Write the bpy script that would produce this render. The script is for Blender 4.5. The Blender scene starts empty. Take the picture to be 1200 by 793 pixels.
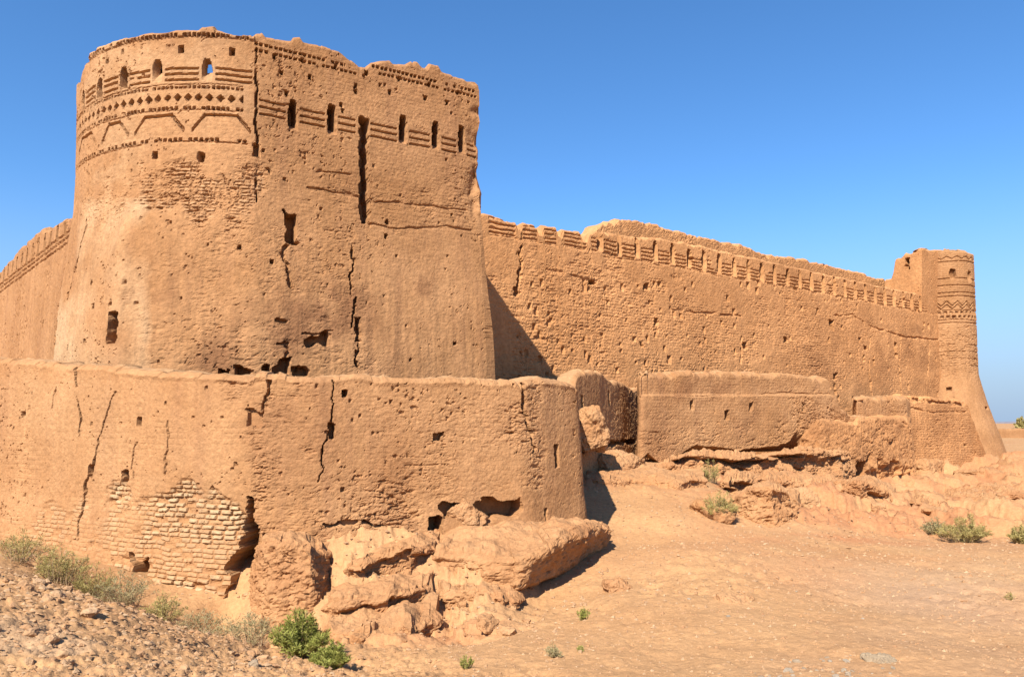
import bpy, math, random
import numpy as np
random.seed(7)
rng = np.random.default_rng(7)
E = 2.0            # eye height above datum; all heights below are relative to the eye
F, CX, HY = 850.0, 600.0, 495.0
SC = bpy.context.scene
COL = SC.collection

# ------------------------------------------------------------------ noise
def _hash(ix, iy, iz, seed):
    h = (ix.astype(np.uint32) * np.uint32(374761393) + iy.astype(np.uint32) * np.uint32(668265263)
         + iz.astype(np.uint32) * np.uint32(2147483647) + np.uint32((seed * 1274126177) & 0xffffffff))
    h = (h ^ (h >> np.uint32(13))) * np.uint32(1274126177)
    h = (h ^ (h >> np.uint32(16))) * np.uint32(2246822519)
    h = h ^ (h >> np.uint32(15))
    return h.astype(np.float64) / 4294967295.0
def vnoise(p, seed=0):
    shp = p.shape[:-1]; p = p.reshape(-1, 3)
    i = np.floor(p).astype(np.int64); f = p - i
    f = f * f * f * (f * (f * 6 - 15) + 10)
    r = np.zeros(len(p))
    for dx in (0, 1):
        wx = f[:, 0] if dx else 1 - f[:, 0]
        for dy in (0, 1):
            wy = f[:, 1] if dy else 1 - f[:, 1]
            for dz in (0, 1):
                wz = f[:, 2] if dz else 1 - f[:, 2]
                r += wx * wy * wz * _hash(i[:, 0] + dx, i[:, 1] + dy, i[:, 2] + dz, seed)
    return (r * 2 - 1).reshape(shp)
def fbm(p, scale=1.0, oct=4, seed=0, gain=0.5, stretch=(1, 1, 1)):
    q = np.asarray(p) * (scale * np.array(stretch)); a = 1.0; s = 0; t = 0
    for o in range(oct):
        s = s + a * vnoise(q * (2.03 ** o) + 17.3 * o, seed + 31 * o); t += a; a *= gain
    return s / t * 1.6
def sstep(a, b, x):
    t = np.clip((x - a) / (b - a), 0, 1); return t * t * (3 - 2 * t)
def W(px, py, Y):
    return np.array([(px - CX) / F * Y, Y, (HY - py) / F * Y])

# ------------------------------------------------------------------ mesh helpers
def raw_mesh(name, V, quads, mat, parent=None, attrs=None, smooth=True, ngons=(), loc=None):
    """one mesh object from numpy verts (eye-relative heights) and quad/tri faces"""
    V = np.array(V, float).copy(); V[:, 2] += E
    base = np.zeros(3)
    if parent is not None:
        base = np.array(parent['_base'])
    elif loc is not None:
        base = np.array(loc)
    V -= base
    me = bpy.data.meshes.new(name)
    me.vertices.add(len(V)); me.vertices.foreach_set('co', V.ravel())
    quads = np.asarray(quads, dtype=np.int64)
    k = quads.shape[1] if len(quads) else 4
    loops = list(quads.ravel()) if ngons else quads.ravel()
    starts = np.arange(len(quads)) * k; tot = np.full(len(quads), k)
    if ngons:
        ls = quads.ravel(); st = list(starts); tt = list(tot); n = len(ls); ex = []
        for g in ngons:
            st.append(n + len(ex)); tt.append(len(g)); ex += list(g)
        loops = np.concatenate([ls, np.array(ex, dtype=np.int64)]); starts = np.array(st); tot = np.array(tt)
    me.loops.add(len(loops)); me.loops.foreach_set('vertex_index', np.asarray(loops, dtype=np.int32))
    me.polygons.add(len(starts)); me.polygons.foreach_set('loop_start', np.asarray(starts, dtype=np.int32))
    me.polygons.foreach_set('loop_total', np.asarray(tot, dtype=np.int32))
    me.polygons.foreach_set('use_smooth', np.full(len(starts), smooth))
    for an, av in (attrs or {}).items():
        a = me.attributes.new(an, 'FLOAT', 'POINT'); a.data.foreach_set('value', np.asarray(av, dtype=np.float32))
    me.update(calc_edges=True); me.validate()
    me.materials.append(mat)
    o = bpy.data.objects.new(name, me); COL.objects.link(o)
    if parent is not None:
        o.parent = parent
    else:
        o.location = base
    return o
def tag(o, label=None, cat=None, group=None, kind=None):
    if label: o['label'] = label
    if cat: o['category'] = cat
    if group: o['group'] = group
    if kind: o['kind'] = kind
    return o
def thing(name, label, cat, loc, group=None):
    o = bpy.data.objects.new(name, None); COL.objects.link(o)
    b = (float(loc[0]), float(loc[1]), float(loc[2]) + E)
    o.location = b; o['_base'] = b; o.empty_display_size = 0.3
    return tag(o, label, cat, group)

# ------------------------------------------------------------------ materials
def new_mat(name):
    m = bpy.data.materials.new(name); m.use_nodes = True
    nt = m.node_tree; nt.nodes.clear()
    return m, nt
def nd(nt, typ, **kw):
    n = nt.nodes.new(typ)
    for k, v in kw.items(): setattr(n, k, v)
    return n
def earth_mat(name, ca, cb, cp, cs, big=0.35, fine=9.0, bump=0.5, grain=1.0, streak=0.0):
    """earth plaster / soil: ca-cb broad patches, cp pale (attribute tint), cs stained (attribute stain)"""
    m, nt = new_mat(name); L = nt.links.new
    out = nd(nt, 'ShaderNodeOutputMaterial'); bs = nd(nt, 'ShaderNodeBsdfPrincipled')
    bs.inputs['Roughness'].default_value = 0.95; bs.inputs['Specular IOR Level'].default_value = 0.08
    geo = nd(nt, 'ShaderNodeNewGeometry')
    def noise(scale, det, rough=0.55, vec=None):
        n = nd(nt, 'ShaderNodeTexNoise'); n.inputs['Scale'].default_value = scale; n.inputs['Detail'].default_value = det
        n.inputs['Roughness'].default_value = rough; L(vec or geo.outputs['Position'], n.inputs['Vector']); return n
    def ramp(src, a, b):
        r = nd(nt, 'ShaderNodeMapRange'); r.inputs[1].default_value = a; r.inputs[2].default_value = b
        L(src, r.inputs[0]); return r.outputs[0]
    def mix(fac, A, B, mode='MIX'):
        x = nd(nt, 'ShaderNodeMix', data_type='RGBA', blend_type=mode)
        if isinstance(fac, float): x.inputs[0].default_value = fac
        else: L(fac, x.inputs[0])
        for sock, v in ((x.inputs[6], A), (x.inputs[7], B)):
            if isinstance(v, tuple): sock.default_value = (*v, 1)
            else: L(v, sock)
        return x.outputs[2]
    n1 = noise(big, 5, 0.6); n2 = noise(fine, 6, 0.7); n3 = noise(fine * 7, 3, 0.6)
    c = mix(ramp(n1.outputs[0], 0.36, 0.66), ca, cb)
    if streak > 0:
        mp = nd(nt, 'ShaderNodeMapping'); mp.inputs['Scale'].default_value = (3.2, 3.2, 0.22); L(geo.outputs['Position'], mp.inputs['Vector'])
        n4 = noise(1.0, 5, 0.65, mp.outputs[0])
        mr = nd(nt, 'ShaderNodeMath', operation='MULTIPLY'); mr.inputs[1].default_value = streak; L(ramp(n4.outputs[0], 0.5, 0.72), mr.inputs[0])
        c = mix(mr.outputs[0], c, tuple(x * 1.25 for x in ca))
        mp2 = nd(nt, 'ShaderNodeMapping'); mp2.inputs['Scale'].default_value = (2.1, 2.1, 0.16); mp2.inputs['Location'].default_value = (7, 3, 9); L(geo.outputs['Position'], mp2.inputs['Vector'])
        n5 = noise(1.0, 4, 0.6, mp2.outputs[0])
        mr2 = nd(nt, 'ShaderNodeMath', operation='MULTIPLY'); mr2.inputs[1].default_value = streak * .9; L(ramp(n5.outputs[0], 0.52, 0.75), mr2.inputs[0])
        c = mix(mr2.outputs[0], c, (cs[0] * 1.15, cs[1] * 1.2, cs[2] * 1.35))
    at = nd(nt, 'ShaderNodeAttribute', attribute_name='tint'); c = mix(at.outputs['Fac'], c, cp)
    at2 = nd(nt, 'ShaderNodeAttribute', attribute_name='stain'); c = mix(at2.outputs['Fac'], c, cs)
    sp = nd(nt, 'ShaderNodeMapRange'); sp.inputs[1].default_value = 0.3; sp.inputs[2].default_value = 0.7
    sp.inputs[3].default_value = 0.80; sp.inputs[4].default_value = 1.18; L(n2.outputs[0], sp.inputs[0])
    sp2 = nd(nt, 'ShaderNodeMapRange'); sp2.inputs[1].default_value = 0.3; sp2.inputs[2].default_value = 0.7
    sp2.inputs[3].default_value = 0.86; sp2.inputs[4].default_value = 1.12; L(n3.outputs[0], sp2.inputs[0])
    mu = nd(nt, 'ShaderNodeMath', operation='MULTIPLY'); L(sp.outputs[0], mu.inputs[0]); L(sp2.outputs[0], mu.inputs[1])
    vm = nd(nt, 'ShaderNodeVectorMath', operation='SCALE'); L(c, vm.inputs[0]); L(mu.outputs[0], vm.inputs['Scale'])
    L(vm.outputs[0], bs.inputs['Base Color'])
    # bump: pits + grain
    b1 = noise(fine * 1.3, 8, 0.68); vo = nd(nt, 'ShaderNodeTexVoronoi'); vo.inputs['Scale'].default_value = fine * 1.7
    L(geo.outputs['Position'], vo.inputs['Vector'])
    ad = nd(nt, 'ShaderNodeMath', operation='MULTIPLY_ADD'); ad.inputs[1].default_value = 0.25; L(vo.outputs['Distance'], ad.inputs[0]); L(b1.outputs[0], ad.inputs[2])
    bp = nd(nt, 'ShaderNodeBump'); bp.inputs['Strength'].default_value = bump; bp.inputs['Distance'].default_value = 0.05 * grain
    L(ad.outputs[0], bp.inputs['Height']); L(bp.outputs[0], bs.inputs['Normal'])
    L(bs.outputs[0], out.inputs[0])
    return m
ADOBE = earth_mat('adobe_plaster', (0.343, 0.180, 0.082), (0.272, 0.134, 0.056), (0.468, 0.315, 0.177), (0.175, 0.080, 0.037), big=.38, fine=8, bump=.45, streak=.5)
ADOBE_FAR = earth_mat('adobe_weathered', (0.448, 0.223, 0.093), (0.364, 0.173, 0.069), (0.485, 0.291, 0.138), (0.242, 0.112, 0.047), big=.3, fine=6, bump=.5, grain=1.2, streak=.32)
ADOBE_LOW = earth_mat('adobe_outer_wall', (0.354, 0.187, 0.085), (0.300, 0.148, 0.062), (0.437, 0.318, 0.183), (0.203, 0.094, 0.043), big=.5, fine=10, bump=.45, streak=.38)
SOIL = earth_mat('sandy_soil', (0.419, 0.237, 0.110), (0.373, 0.199, 0.088), (0.379, 0.254, 0.154), (0.379, 0.167, 0.075), big=.25, fine=9, bump=.6, grain=.8)
ROCK = earth_mat('earth_rock', (0.379, 0.200, 0.091), (0.335, 0.162, 0.069), (0.411, 0.247, 0.129), (0.260, 0.114, 0.050), big=.8, fine=9, bump=.85, grain=1.0)
STONE = earth_mat('loose_stone', (.37, .205, .098), (.32, .168, .078), (.41, .28, .165), (.24, .12, .06), big=3, fine=20, bump=.5, grain=.4)
PALE = earth_mat('pale_stone', (.28, .21, .135), (.24, .17, .105), (.32, .255, .18), (.2, .16, .13), big=3, fine=20, bump=.5, grain=.4)
HILLM = earth_mat('far_hill', (.23, .21, .22), (.20, .185, .20), (.2, .2, .2), (.15, .15, .15), big=.01, fine=.05, bump=.1)
def leaf_mat(name, ca, cb, trans=.25):
    m, nt = new_mat(name); L = nt.links.new
    out = nd(nt, 'ShaderNodeOutputMaterial'); bs = nd(nt, 'ShaderNodeBsdfPrincipled')
    bs.inputs['Roughness'].default_value = .7; bs.inputs['Specular IOR Level'].default_value = .2
    at = nd(nt, 'ShaderNodeAttribute', attribute_name='tint')
    x = nd(nt, 'ShaderNodeMix', data_type='RGBA'); L(at.outputs['Fac'], x.inputs[0])
    x.inputs[6].default_value = (*ca, 1); x.inputs[7].default_value = (*cb, 1)
    L(x.outputs[2], bs.inputs['Base Color'])
    tr = nd(nt, 'ShaderNodeBsdfTranslucent'); L(x.outputs[2], tr.inputs[0])
    ms = nd(nt, 'ShaderNodeMixShader'); ms.inputs[0].default_value = trans
    L(bs.outputs[0], ms.inputs[1]); L(tr.outputs[0], ms.inputs[2]); L(ms.outputs[0], out.inputs[0])
    return m
GREEN = leaf_mat('fresh_leaf', (.19, .205, .035), (.34, .32, .085))
DRY = leaf_mat('dry_leaf', (.27, .235, .10), (.40, .32, .17))
GREY = leaf_mat('grey_green_leaf', (.29, .24, .075), (.42, .335, .13))
TWIG = leaf_mat('dry_twig', (.30, .20, .11), (.38, .27, .16), 0.05)

# ------------------------------------------------------------------ wall panels
def smooth_path(pts, res, sm=0.0):
    pts = np.array(pts, float); d = np.r_[0, np.cumsum(np.hypot(*np.diff(pts, axis=0).T))]
    n = max(4, int(d[-1] / res)); s = np.linspace(0, d[-1], n)
    P = np.c_[np.interp(s, d, pts[:, 0]), np.interp(s, d, pts[:, 1])]
    if sm > 0:
        k = max(1, int(sm / res)); ker = np.hanning(2 * k + 3)[1:-1]; ker /= ker.sum(); m = len(ker) // 2
        Q = np.empty_like(P)
        for c in (0, 1):
            a = P[:, c]; pad = np.r_[2 * a[0] - a[1:m + 1][::-1], a, 2 * a[-1] - a[-m - 1:-1][::-1]]
            Q[:, c] = np.convolve(pad, ker, 'valid')
        P = Q
    return s, P
class Panel:
    def __init__(self, path, res, zres, zbot, ztop, off=None, th=0.6, sm=0.0, zback=-2.0, seed=1, topnoise=.05):
        self.s, self.P = smooth_path(path, res, sm); self.res = res; self.seed = seed
        T = np.gradient(self.P, axis=0); T /= np.linalg.norm(T, axis=1)[:, None]
        self.n = np.c_[T[:, 1], -T[:, 0]]
        px = CX + F * self.P[:, 0] / self.P[:, 1]
        if callable(ztop): zt = ztop(self.s, px, self.P)
        else: zt = np.full(len(self.s), float(ztop))
        q = np.c_[self.P, np.zeros(len(self.s))]
        zt = zt + topnoise * fbm(q, 2.2, 4, seed + 5) + .4 * topnoise * np.sign(vnoise(q * 5.0, seed + 6)) * (vnoise(q * 2.1, seed + 8) > 0)
        zb = np.full(len(self.s), float(zbot)) if not callable(zbot) else zbot(self.s, px, self.P)
        self.zt, self.zb = zt, zb
        nv = max(6, int((zt - zb).max() / zres)); self.nv = nv; self.nu = len(self.s)
        t = np.linspace(0, 1, nv)[None, :]
        self.Z = zb[:, None] + (zt - zb)[:, None] * t
        self.S = np.repeat(self.s[:, None], nv, 1)
        o = off(self.S, self.Z, self) if off else np.zeros_like(self.Z)
        self.off = o; self.th = th(self.s) if callable(th) else th; self.zback = zback
        self.B = np.stack([self.P[:, None, 0] + self.n[:, None, 0] * o, self.P[:, None, 1] + self.n[:, None, 1] * o, self.Z], -1)
        self.PX = CX + F * self.B[..., 0] / self.B[..., 1]; self.PY = HY - F * self.B[..., 2] / self.B[..., 1]
        self.face = (self.n[:, None, 0] * self.B[..., 0] + self.n[:, None, 1] * self.B[..., 1]) < 0
        self.D = np.zeros_like(self.Z); self.tint = np.zeros_like(self.Z); self.stain = np.zeros_like(self.Z)
        self.part = np.zeros(self.Z.shape, np.int32); self.names = ['x']; self.cut = np.zeros(self.Z.shape, bool)
    def loc(self, px, py):
        d = (self.PX - px) ** 2 + (self.PY - py) ** 2 + np.where(self.face, 0, 1e6)
        i, j = np.unravel_index(np.argmin(d), d.shape); return self.s[i], self.Z[i, j]
    def fb(self, scale, oct=4, seed=0, stretch=(1, 1, 1), gain=.5): return fbm(self.B, scale, oct, self.seed * 100 + seed, gain, stretch)
    def area(self, px0, px1, py0, py1, soft=12, wob=1.0):
        nz = wob * soft * 1.5 * self.fb(1.3, 3, 77)
        return (np.clip((self.PX - px0) / soft + .5 + nz / soft, 0, 1) * np.clip((px1 - self.PX) / soft + .5 + nz / soft, 0, 1) *
                np.clip((self.PY - py0) / soft + .5 + nz / soft, 0, 1) * np.clip((py1 - self.PY) / soft + .5 + nz / soft, 0, 1)) * self.face
    def newpart(self, nm): self.names.append(nm); return len(self.names) - 1
    def rel(self, s0, z0, w, h): # window of indexes round a feature
        i0 = max(0, np.searchsorted(self.s, s0 - w) - 1); i1 = min(self.nu, np.searchsorted(self.s, s0 + w) + 2)
        return slice(i0, i1)
    def hole_sz(self, s0, z0, w, h, depth, name=None, arch=0.0, ramp=False, through=False, rough=.12, edge=None):
        sl = self.rel(s0, z0, w, h); S, Z = self.S[sl] - s0, self.Z[sl] - z0; edge = edge or self.res * 1.1
        nz = vnoise(self.B[sl] * (1.6 / max(.06, min(w, h))), self.seed + 9) * rough * min(w, h)
        a, b = np.abs(S) + nz, np.abs(Z) + nz
        hw = w / 2 * (1 - arch * np.clip((Z / (h / 2) - .3) / .7, 0, 1) ** 1.5)
        m = np.clip(np.minimum((hw - a), (h / 2 - b)) / edge + .5, 0, 1)
        d = depth * m
        if ramp: d = d * (0.12 + 0.88 * sstep(-h / 2, h * .12, Z))
        self.D[sl] = np.where(m > 0, np.minimum(self.D[sl], -d), self.D[sl])
        if name:
            k = self.newpart(name); self.part[sl][m > .3] = k
        if through: self.cut[sl] |= (m > .97) & (Z > h * .02)
    def hole(self, px, py, w, h, depth, name='wall_hole', **kw):
        s0, z0 = self.loc(px, py); self.hole_sz(s0, z0, w, h, depth, name, **kw)
    def crack(self, pts, w, depth, name='crack', wob=.08, broken=-.75):
        P = [self.loc(*p) for p in pts]; n = len(P)
        ws = list(w) if hasattr(w, '__len__') else [w] * n
        smin, smax = min(p[0] for p in P), max(p[0] for p in P)
        sl = self.rel((smin + smax) / 2, 0, (smax - smin) / 2 + max(ws) + .5, 0)
        B = self.B[sl]; S = self.S[sl] + wob * (fbm(B, 2.4, 2, self.seed + 3) + .5 * fbm(B, 9, 2, self.seed + 33)); Z = self.Z[sl] + wob * .6 * fbm(B, 3.2, 3, self.seed + 4)
        best = np.full(S.shape, -9.0)
        for k in range(n - 1):
            (a, b), (c, d) = P[k], P[k + 1]
            vx, vz = c - a, d - b; ll = vx * vx + vz * vz + 1e-9
            t = np.clip(((S - a) * vx + (Z - b) * vz) / ll, 0, 1)
            best = np.maximum(best, (ws[k] + (ws[k + 1] - ws[k]) * t) / 2 * (1 + .7 * fbm(B, 2.6, 3, self.seed + 12)) - np.hypot(S - a - t * vx, Z - b - t * vz))
        m = np.clip(best / (self.res * .8) + .5, 0, 1) * np.clip((fbm(B, 1.7, 2, self.seed + 14) - broken) * 6, 0, 1)
        self.D[sl] = np.minimum(self.D[sl], self.D[sl] * (1 - m) - depth * m)
        if name:
            k = self.newpart(name); self.part[sl][m > .35] = k
    def groove(self, z0, thick, depth, px0, px1, avoid=(), s01=None, wob=.012, broken=0.0):
        s0, s1 = s01 or (self.loc(px0, HY - z0 * F / 20)[0], self.loc(px1, HY - z0 * F / 20)[0])
        zz = self.Z - z0 + wob * fbm(self.B, 1.5, 2, self.seed + 15)
        m = np.clip((thick / 2 - np.abs(zz)) / (self.res * .7) + .5, 0, 1) * ((self.S > s0) & (self.S < s1))
        for a, hw in avoid: m = m * (np.abs(self.S - a) > hw)
        if broken: m = m * (fbm(self.B, .9, 3, self.seed + 19) > broken)
        self.D = np.minimum(self.D, self.D - depth * m)
    def dots(self, z0, spacing, w, h, depth, s0, s1, diamond=False, miss=.12):
        k = np.round((self.S - s0) / spacing); c = s0 + k * spacing
        a = np.abs(self.S - c); b = np.abs(self.Z - z0)
        if diamond: m = np.clip((1 - a / (w / 2) - b / (h / 2)) * min(w, h) / 2 / (self.res * .7) + .5, 0, 1)
        else: m = np.clip(np.minimum(w / 2 - a, h / 2 - b) / (self.res * .7) + .5, 0, 1)
        r = _hash(k.astype(np.int64), np.full(k.shape, int(z0 * 97)), np.zeros(k.shape, np.int64), self.seed)
        m = m * ((self.S > s0 - spacing / 2) & (self.S < s1)) * (r > miss) * (.55 + .45 * r)
        self.D = self.D - depth * m
    def bricks(self, mask, course, length, depth, wobble=.012, tint=.0, irr=.5):
        Zw = self.Z + wobble * fbm(self.B, 2.0, 3, self.seed + 21); Sw = self.S + wobble * fbm(self.B, 3.0, 3, self.seed + 22)
        row = np.floor(Zw / course); v = Zw / course - row
        r0 = _hash(row.astype(np.int64), np.zeros(row.shape, np.int64), np.zeros(row.shape, np.int64), 5)
        cu = Sw / length + r0; ci = np.floor(cu); u = cu - ci
        r1 = _hash(row.astype(np.int64), ci.astype(np.int64), np.zeros(row.shape, np.int64), 6)
        r2 = _hash(row.astype(np.int64), ci.astype(np.int64), np.ones(row.shape, np.int64), 6)
        jz = np.clip((np.minimum(v, 1 - v) * course - .006 - .006 * r1) / (self.res * .55), 0, 1)
        js = np.clip((np.minimum(u, 1 - u) * length - .008 - .012 * r2) / (self.res * .6), 0, 1)
        h = jz * js * (1 - irr * (r1 > .72) * r2 * 1.6)
        self.D = self.D - mask * depth * (1 - h)
        self.tint = np.clip(self.tint + mask * tint * h * (.5 + .7 * r2), 0, 1)
    def build(self, name, mat, parent, rim_noise=.04, ends=True, wrap=False, backrows=2, partmat=None, rimto=None, cap=.22, smooth=True):
        nu, nv = self.nu, self.nv
        n3 = np.stack([self.n[:, 0], self.n[:, 1], np.zeros(nu)], -1)[:, None, :]
        # erode the rim so that the top edge is rounded
        topd = (self.zt[:, None] - self.Z); self.D = self.D - .10 * np.clip(1 - topd / .12, 0, 1) ** 2
        V = self.B + n3 * self.D[..., None]
        rows = [V]; att = [self.tint]; st = [self.stain]
        last = V[:, -1, :]
        K = 5 if rimto is None else 40
        for k in range(1, K + 1):
            w = last - n3[:, 0, :] * (np.reshape(self.th, (-1, 1)) * k / K) if rimto is None else last + (rimto - last) * (k / K)
            nz = fbm(w, 2.2, 4, self.seed + 40) * rim_noise
            w = w.copy(); w[:, 2] += nz * 1.0 + rim_noise * .3 * (1 if k < K else -1)
            rows.append(w[:, None, :]); att.append(np.full((nu, 1), cap)); st.append(np.zeros((nu, 1)))
        bk = rows[-1][:, 0, :]
        for k in range(1, backrows + 1):
            w = bk.copy(); w[:, 2] = bk[:, 2] + (self.zback - bk[:, 2]) * k / backrows
            rows.append(w[:, None, :]); att.append(np.zeros((nu, 1))); st.append(np.zeros((nu, 1)))
        V = np.concatenate(rows, 1); A = np.concatenate(att, 1); ST = np.concatenate(st, 1); R = V.shape[1]
        idx = np.arange(nu * R).reshape(nu, R)
        q = np.stack([idx[:-1, :-1], idx[1:, :-1], idx[1:, 1:], idx[:-1, 1:]], -1).reshape(-1, 4)
        pt = np.zeros((nu - 1, R - 1), np.int32)
        pf = self.part
        pt[:, :nv - 1] = np.maximum(np.maximum(pf[:-1, :-1], pf[1:, :-1]), np.maximum(pf[:-1, 1:], pf[1:, 1:]))
        cut = np.zeros((nu - 1, R - 1), bool)
        c = self.cut; cut[:, :nv - 1] = c[:-1, :-1] & c[1:, :-1] & c[:-1, 1:] & c[1:, 1:]
        pt = pt.ravel(); keep = ~cut.ravel()
        if wrap:
            wq = np.stack([idx[:-1, -1], idx[1:, -1], idx[1:, 0], idx[:-1, 0]], -1)
            q = np.concatenate([q, wq]); pt = np.r_[pt, np.zeros(len(wq), np.int32)]; keep = np.r_[keep, np.ones(len(wq), bool)]
        VF = V.reshape(-1, 3); AF = A.ravel(); SF = ST.ravel()
        objs = []
        for k in range(len(self.names)):
            m = (pt == k) & keep
            if m.sum() < (1 if k == 0 else 2): continue
            qq = q[m]; u, inv = np.unique(qq.ravel(), return_inverse=True)
            ng = []
            if k == 0 and ends:
                lut = np.full(len(VF), -1, np.int64); lut[u] = np.arange(len(u))
                for col, rev in ((0, False), (nu - 1, True)):
                    loop = lut[idx[col]]; loop = loop[loop >= 0]
                    loop = loop[::4] if len(loop) > 80 else loop
                    ng.append(list(loop[::-1]) if not rev else list(loop))
            nm = name if k == 0 else self.names[k]
            o = raw_mesh(nm, VF[u], inv.reshape(-1, 4), (partmat or {}).get(nm, mat), parent, {'tint': AF[u], 'stain': SF[u]}, smooth=smooth, ngons=ng)
            objs.append(o)
        return objs
def top_from(poly):
    xs = np.array([p[0] for p in poly], float); ys = np.array([p[1] for p in poly], float)
    def f(s, px, P): return (HY - np.interp(px, xs, ys)) / F * P[:, 1]
    return f
def plaster(p, amp=.03, pit=.012, eroded=None):
    """general unevenness of hand-laid mud plaster"""
    p.D += .55 * amp * p.fb(.6, 3, 1) + .22 * amp * p.fb(2.6, 4, 2)
    p.D += pit * .8 * p.fb(9.0, 4, 3, gain=.7)
    pits = np.clip(p.fb(10.5, 3, 4, gain=.65) - .80 + .45 * p.fb(.7, 3, 14), 0, 1) * 3
    p.D -= .045 * np.clip(pits, 0, 1)
    if eroded is not None:
        a = p.fb(3.6, 4, 6, (1, 1, 2.6), .62); b = np.abs(p.fb(8, 3, 7, (1, 1, 2.2)))
        p.D -= eroded * (.02 + .10 * np.clip(a - .12, 0, 1) + .035 * b + .05 * np.clip(p.fb(12, 2, 8, (1, 1, 1.8)) - .25, 0, 1))
def rand_holes(p, k, area, wh=(.05, .1), depth=.14, seed=3, name=None):
    r = random.Random(seed); x0, x1, y0, y1 = area
    for _ in range(k):
        w = r.uniform(*wh); p.hole(r.uniform(x0, x1), r.uniform(y0, y1), w, w * r.uniform(.8, 1.9), depth, name)
# ------------------------------------------------------------------ main bastion
BC = np.array([-7.8, 23.1]); BR = 5.2
def build_bastion():
    arc = [(BC[0] - BR * math.sin(f), BC[1] - BR * math.cos(f)) for f in np.radians(np.linspace(112, -15.3, 120))]
    corner = np.array([-.95, 21.15]); seam = np.array(arc[-1])
    side = [corner + np.array([-.486, .874]) * k for k in (.05, 6.0)]
    path = arc + [tuple(corner)] + [tuple(x) for x in side]
    nA = BR * math.radians(112 + 15.3); lF = np.linalg.norm(corner - seam); sC = nA + lF
    poly = [(88, 112), (96, 84), (100, 74), (105, 70), (107, 60), (112, 60), (116, 55), (130, 50), (150, 44), (180, 38), (210, 34), (233, 33), (236, 30), (249, 30),
            (252, 34), (270, 38), (297, 41), (300, 38), (308, 38), (312, 43), (330, 45), (342, 46), (344, 42), (352, 42), (356, 48), (375, 52), (398, 58),
            (412, 68), (421, 75), (429, 77), (436, 72), (447, 70), (458, 70), (461, 74), (476, 74), (480, 70), (490, 71), (494, 77), (501, 79), (505, 73),
            (514, 75), (518, 82), (530, 87), (545, 92), (553, 97), (558, 96), (566, 100), (580, 102)]
    tf = top_from(poly)
    def zt(s, px, P):
        z = tf(s, px, P); f = math.radians(112) - s / BR
        z = np.where(f > math.radians(56), 9.5, z); return np.where(s > sC + .1, 9.45 - .05 * (s - sC), z)
    def off(S, Z, p):
        o = .42 * sstep(6.6, 1.0, Z) + .012 * (9.7 - Z)
        f = math.radians(112) - S / BR
        # lower part: two broad faces meeting in a soft corner
        arcm = sstep(-.25, -.1, f) * sstep(1.35, 1.05, f)
        d1 = 5.0 / np.maximum(.3, np.cos(f - math.radians(44))); d2 = 5.0 / np.maximum(.3, np.cos(f + math.radians(12)))
        d = -np.log(np.exp(-7 * (d1)) + np.exp(-7 * (d2))) / 7 if False else np.minimum(d1, d2)
        rp = np.clip(d - 5.05, -.05, .55)
        o = o + sstep(6.6, 4.0, Z) * arcm * .75 * rp
        # eroded upper corner at the right end
        c = np.exp(-((S - sC) / .35) ** 2); jag = .5 + .9 * fbm(p_q(S, Z), 1.6, 3, 91)
        o = o - c * .20 * sstep(5.4, 6.4, Z) * (1 - sstep(9.0, 9.25, Z)) * jag
        return o
    def p_q(S, Z): return np.stack([S, Z, S * 0], -1)
    p = Panel(path, .027, .027, -1.2, zt, off, th=.5, sm=.0, seed=1, topnoise=.035, zback=7.2)
    # soften the outward normals at the corners
    k = np.hanning(15); k /= k.sum()
    for c in (0, 1): p.n[:, c] = np.convolve(np.pad(p.n[:, c], 7, mode='edge'), k, 'valid')
    p.n /= np.linalg.norm(p.n, axis=1)[:, None]
    base = thing('fortress_bastion', 'tallest bastion, rounded at its left, with bands of pierced brick pattern below the rim', 'bastion', (-6, 21, -2.4))
    er = np.clip(p.area(165, 305, 196, 250, 14) * 1.0 + p.area(360, 555, 215, 262, 16) * .4 + p.area(180, 420, 250, 440, 40) * .30 + p.area(80, 170, 225, 262, 14) * .35, 0, 1)
    er *= np.clip(.65 + p.fb(1.1, 3, 61), 0, 1)
    plaster(p, .030, .009, er)
    p.bricks(np.clip(p.area(165, 305, 198, 248, 14) * (p.fb(1.4, 3, 62) > -.1) * 1.0, 0, 1), .085, .26, .032, .03, .3)
    p.bricks(np.clip(p.area(300, 556, 60, 270, 20) * .12 + p.area(430, 556, 250, 440, 20) * .06 + p.area(80, 300, 60, 200, 20) * .06, 0, 1), .10, .28, .035, .02, 0)
    # rain runnels on the lower faces
    rn = p.fb(1.0, 3, 63, (3.5, 3.5, .18)); p.D += .018 * rn * sstep(5.5, 3.5, p.Z)
    p.stain = np.clip(p.stain + .8 * np.clip(p.fb(.7, 4, 64) + .1, 0, 1) * p.area(180, 470, 340, 445, 40) + .4 * np.clip(p.fb(.5, 4, 65), 0, 1) * p.area(270, 570, 60, 440, 40), 0, .8)
    p.tint = np.clip(p.tint + .6 * np.clip(.6 + p.fb(.5, 3, 66), 0, 1) * p.area(-50, 172, 235, 445, 10, .4) + .25 * p.area(85, 300, 40, 200, 20) * np.clip(.4 + p.fb(.6, 3, 68), 0, 1), 0, 1)  # pale tint left of the soft corner paints the sunlit side into the colour
    sS = nA
    sl = lambda px: p.loc(px, 150)[0]
    # coping and ornament of the round front
    lim = (nA - 9.7, nA - .12)
    p.D += .045 * np.clip((p.Z - 9.50) / .03, 0, 1) * (p.S < nA)
    p.dots(9.56, .115, .065, .07, .16, lim[0], nA)
    lo = [(243, 82), (185, 83), (145, 92), (117, 104), (97, 118)]
    ls = [p.loc(*a)[0] for a in lo]
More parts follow.
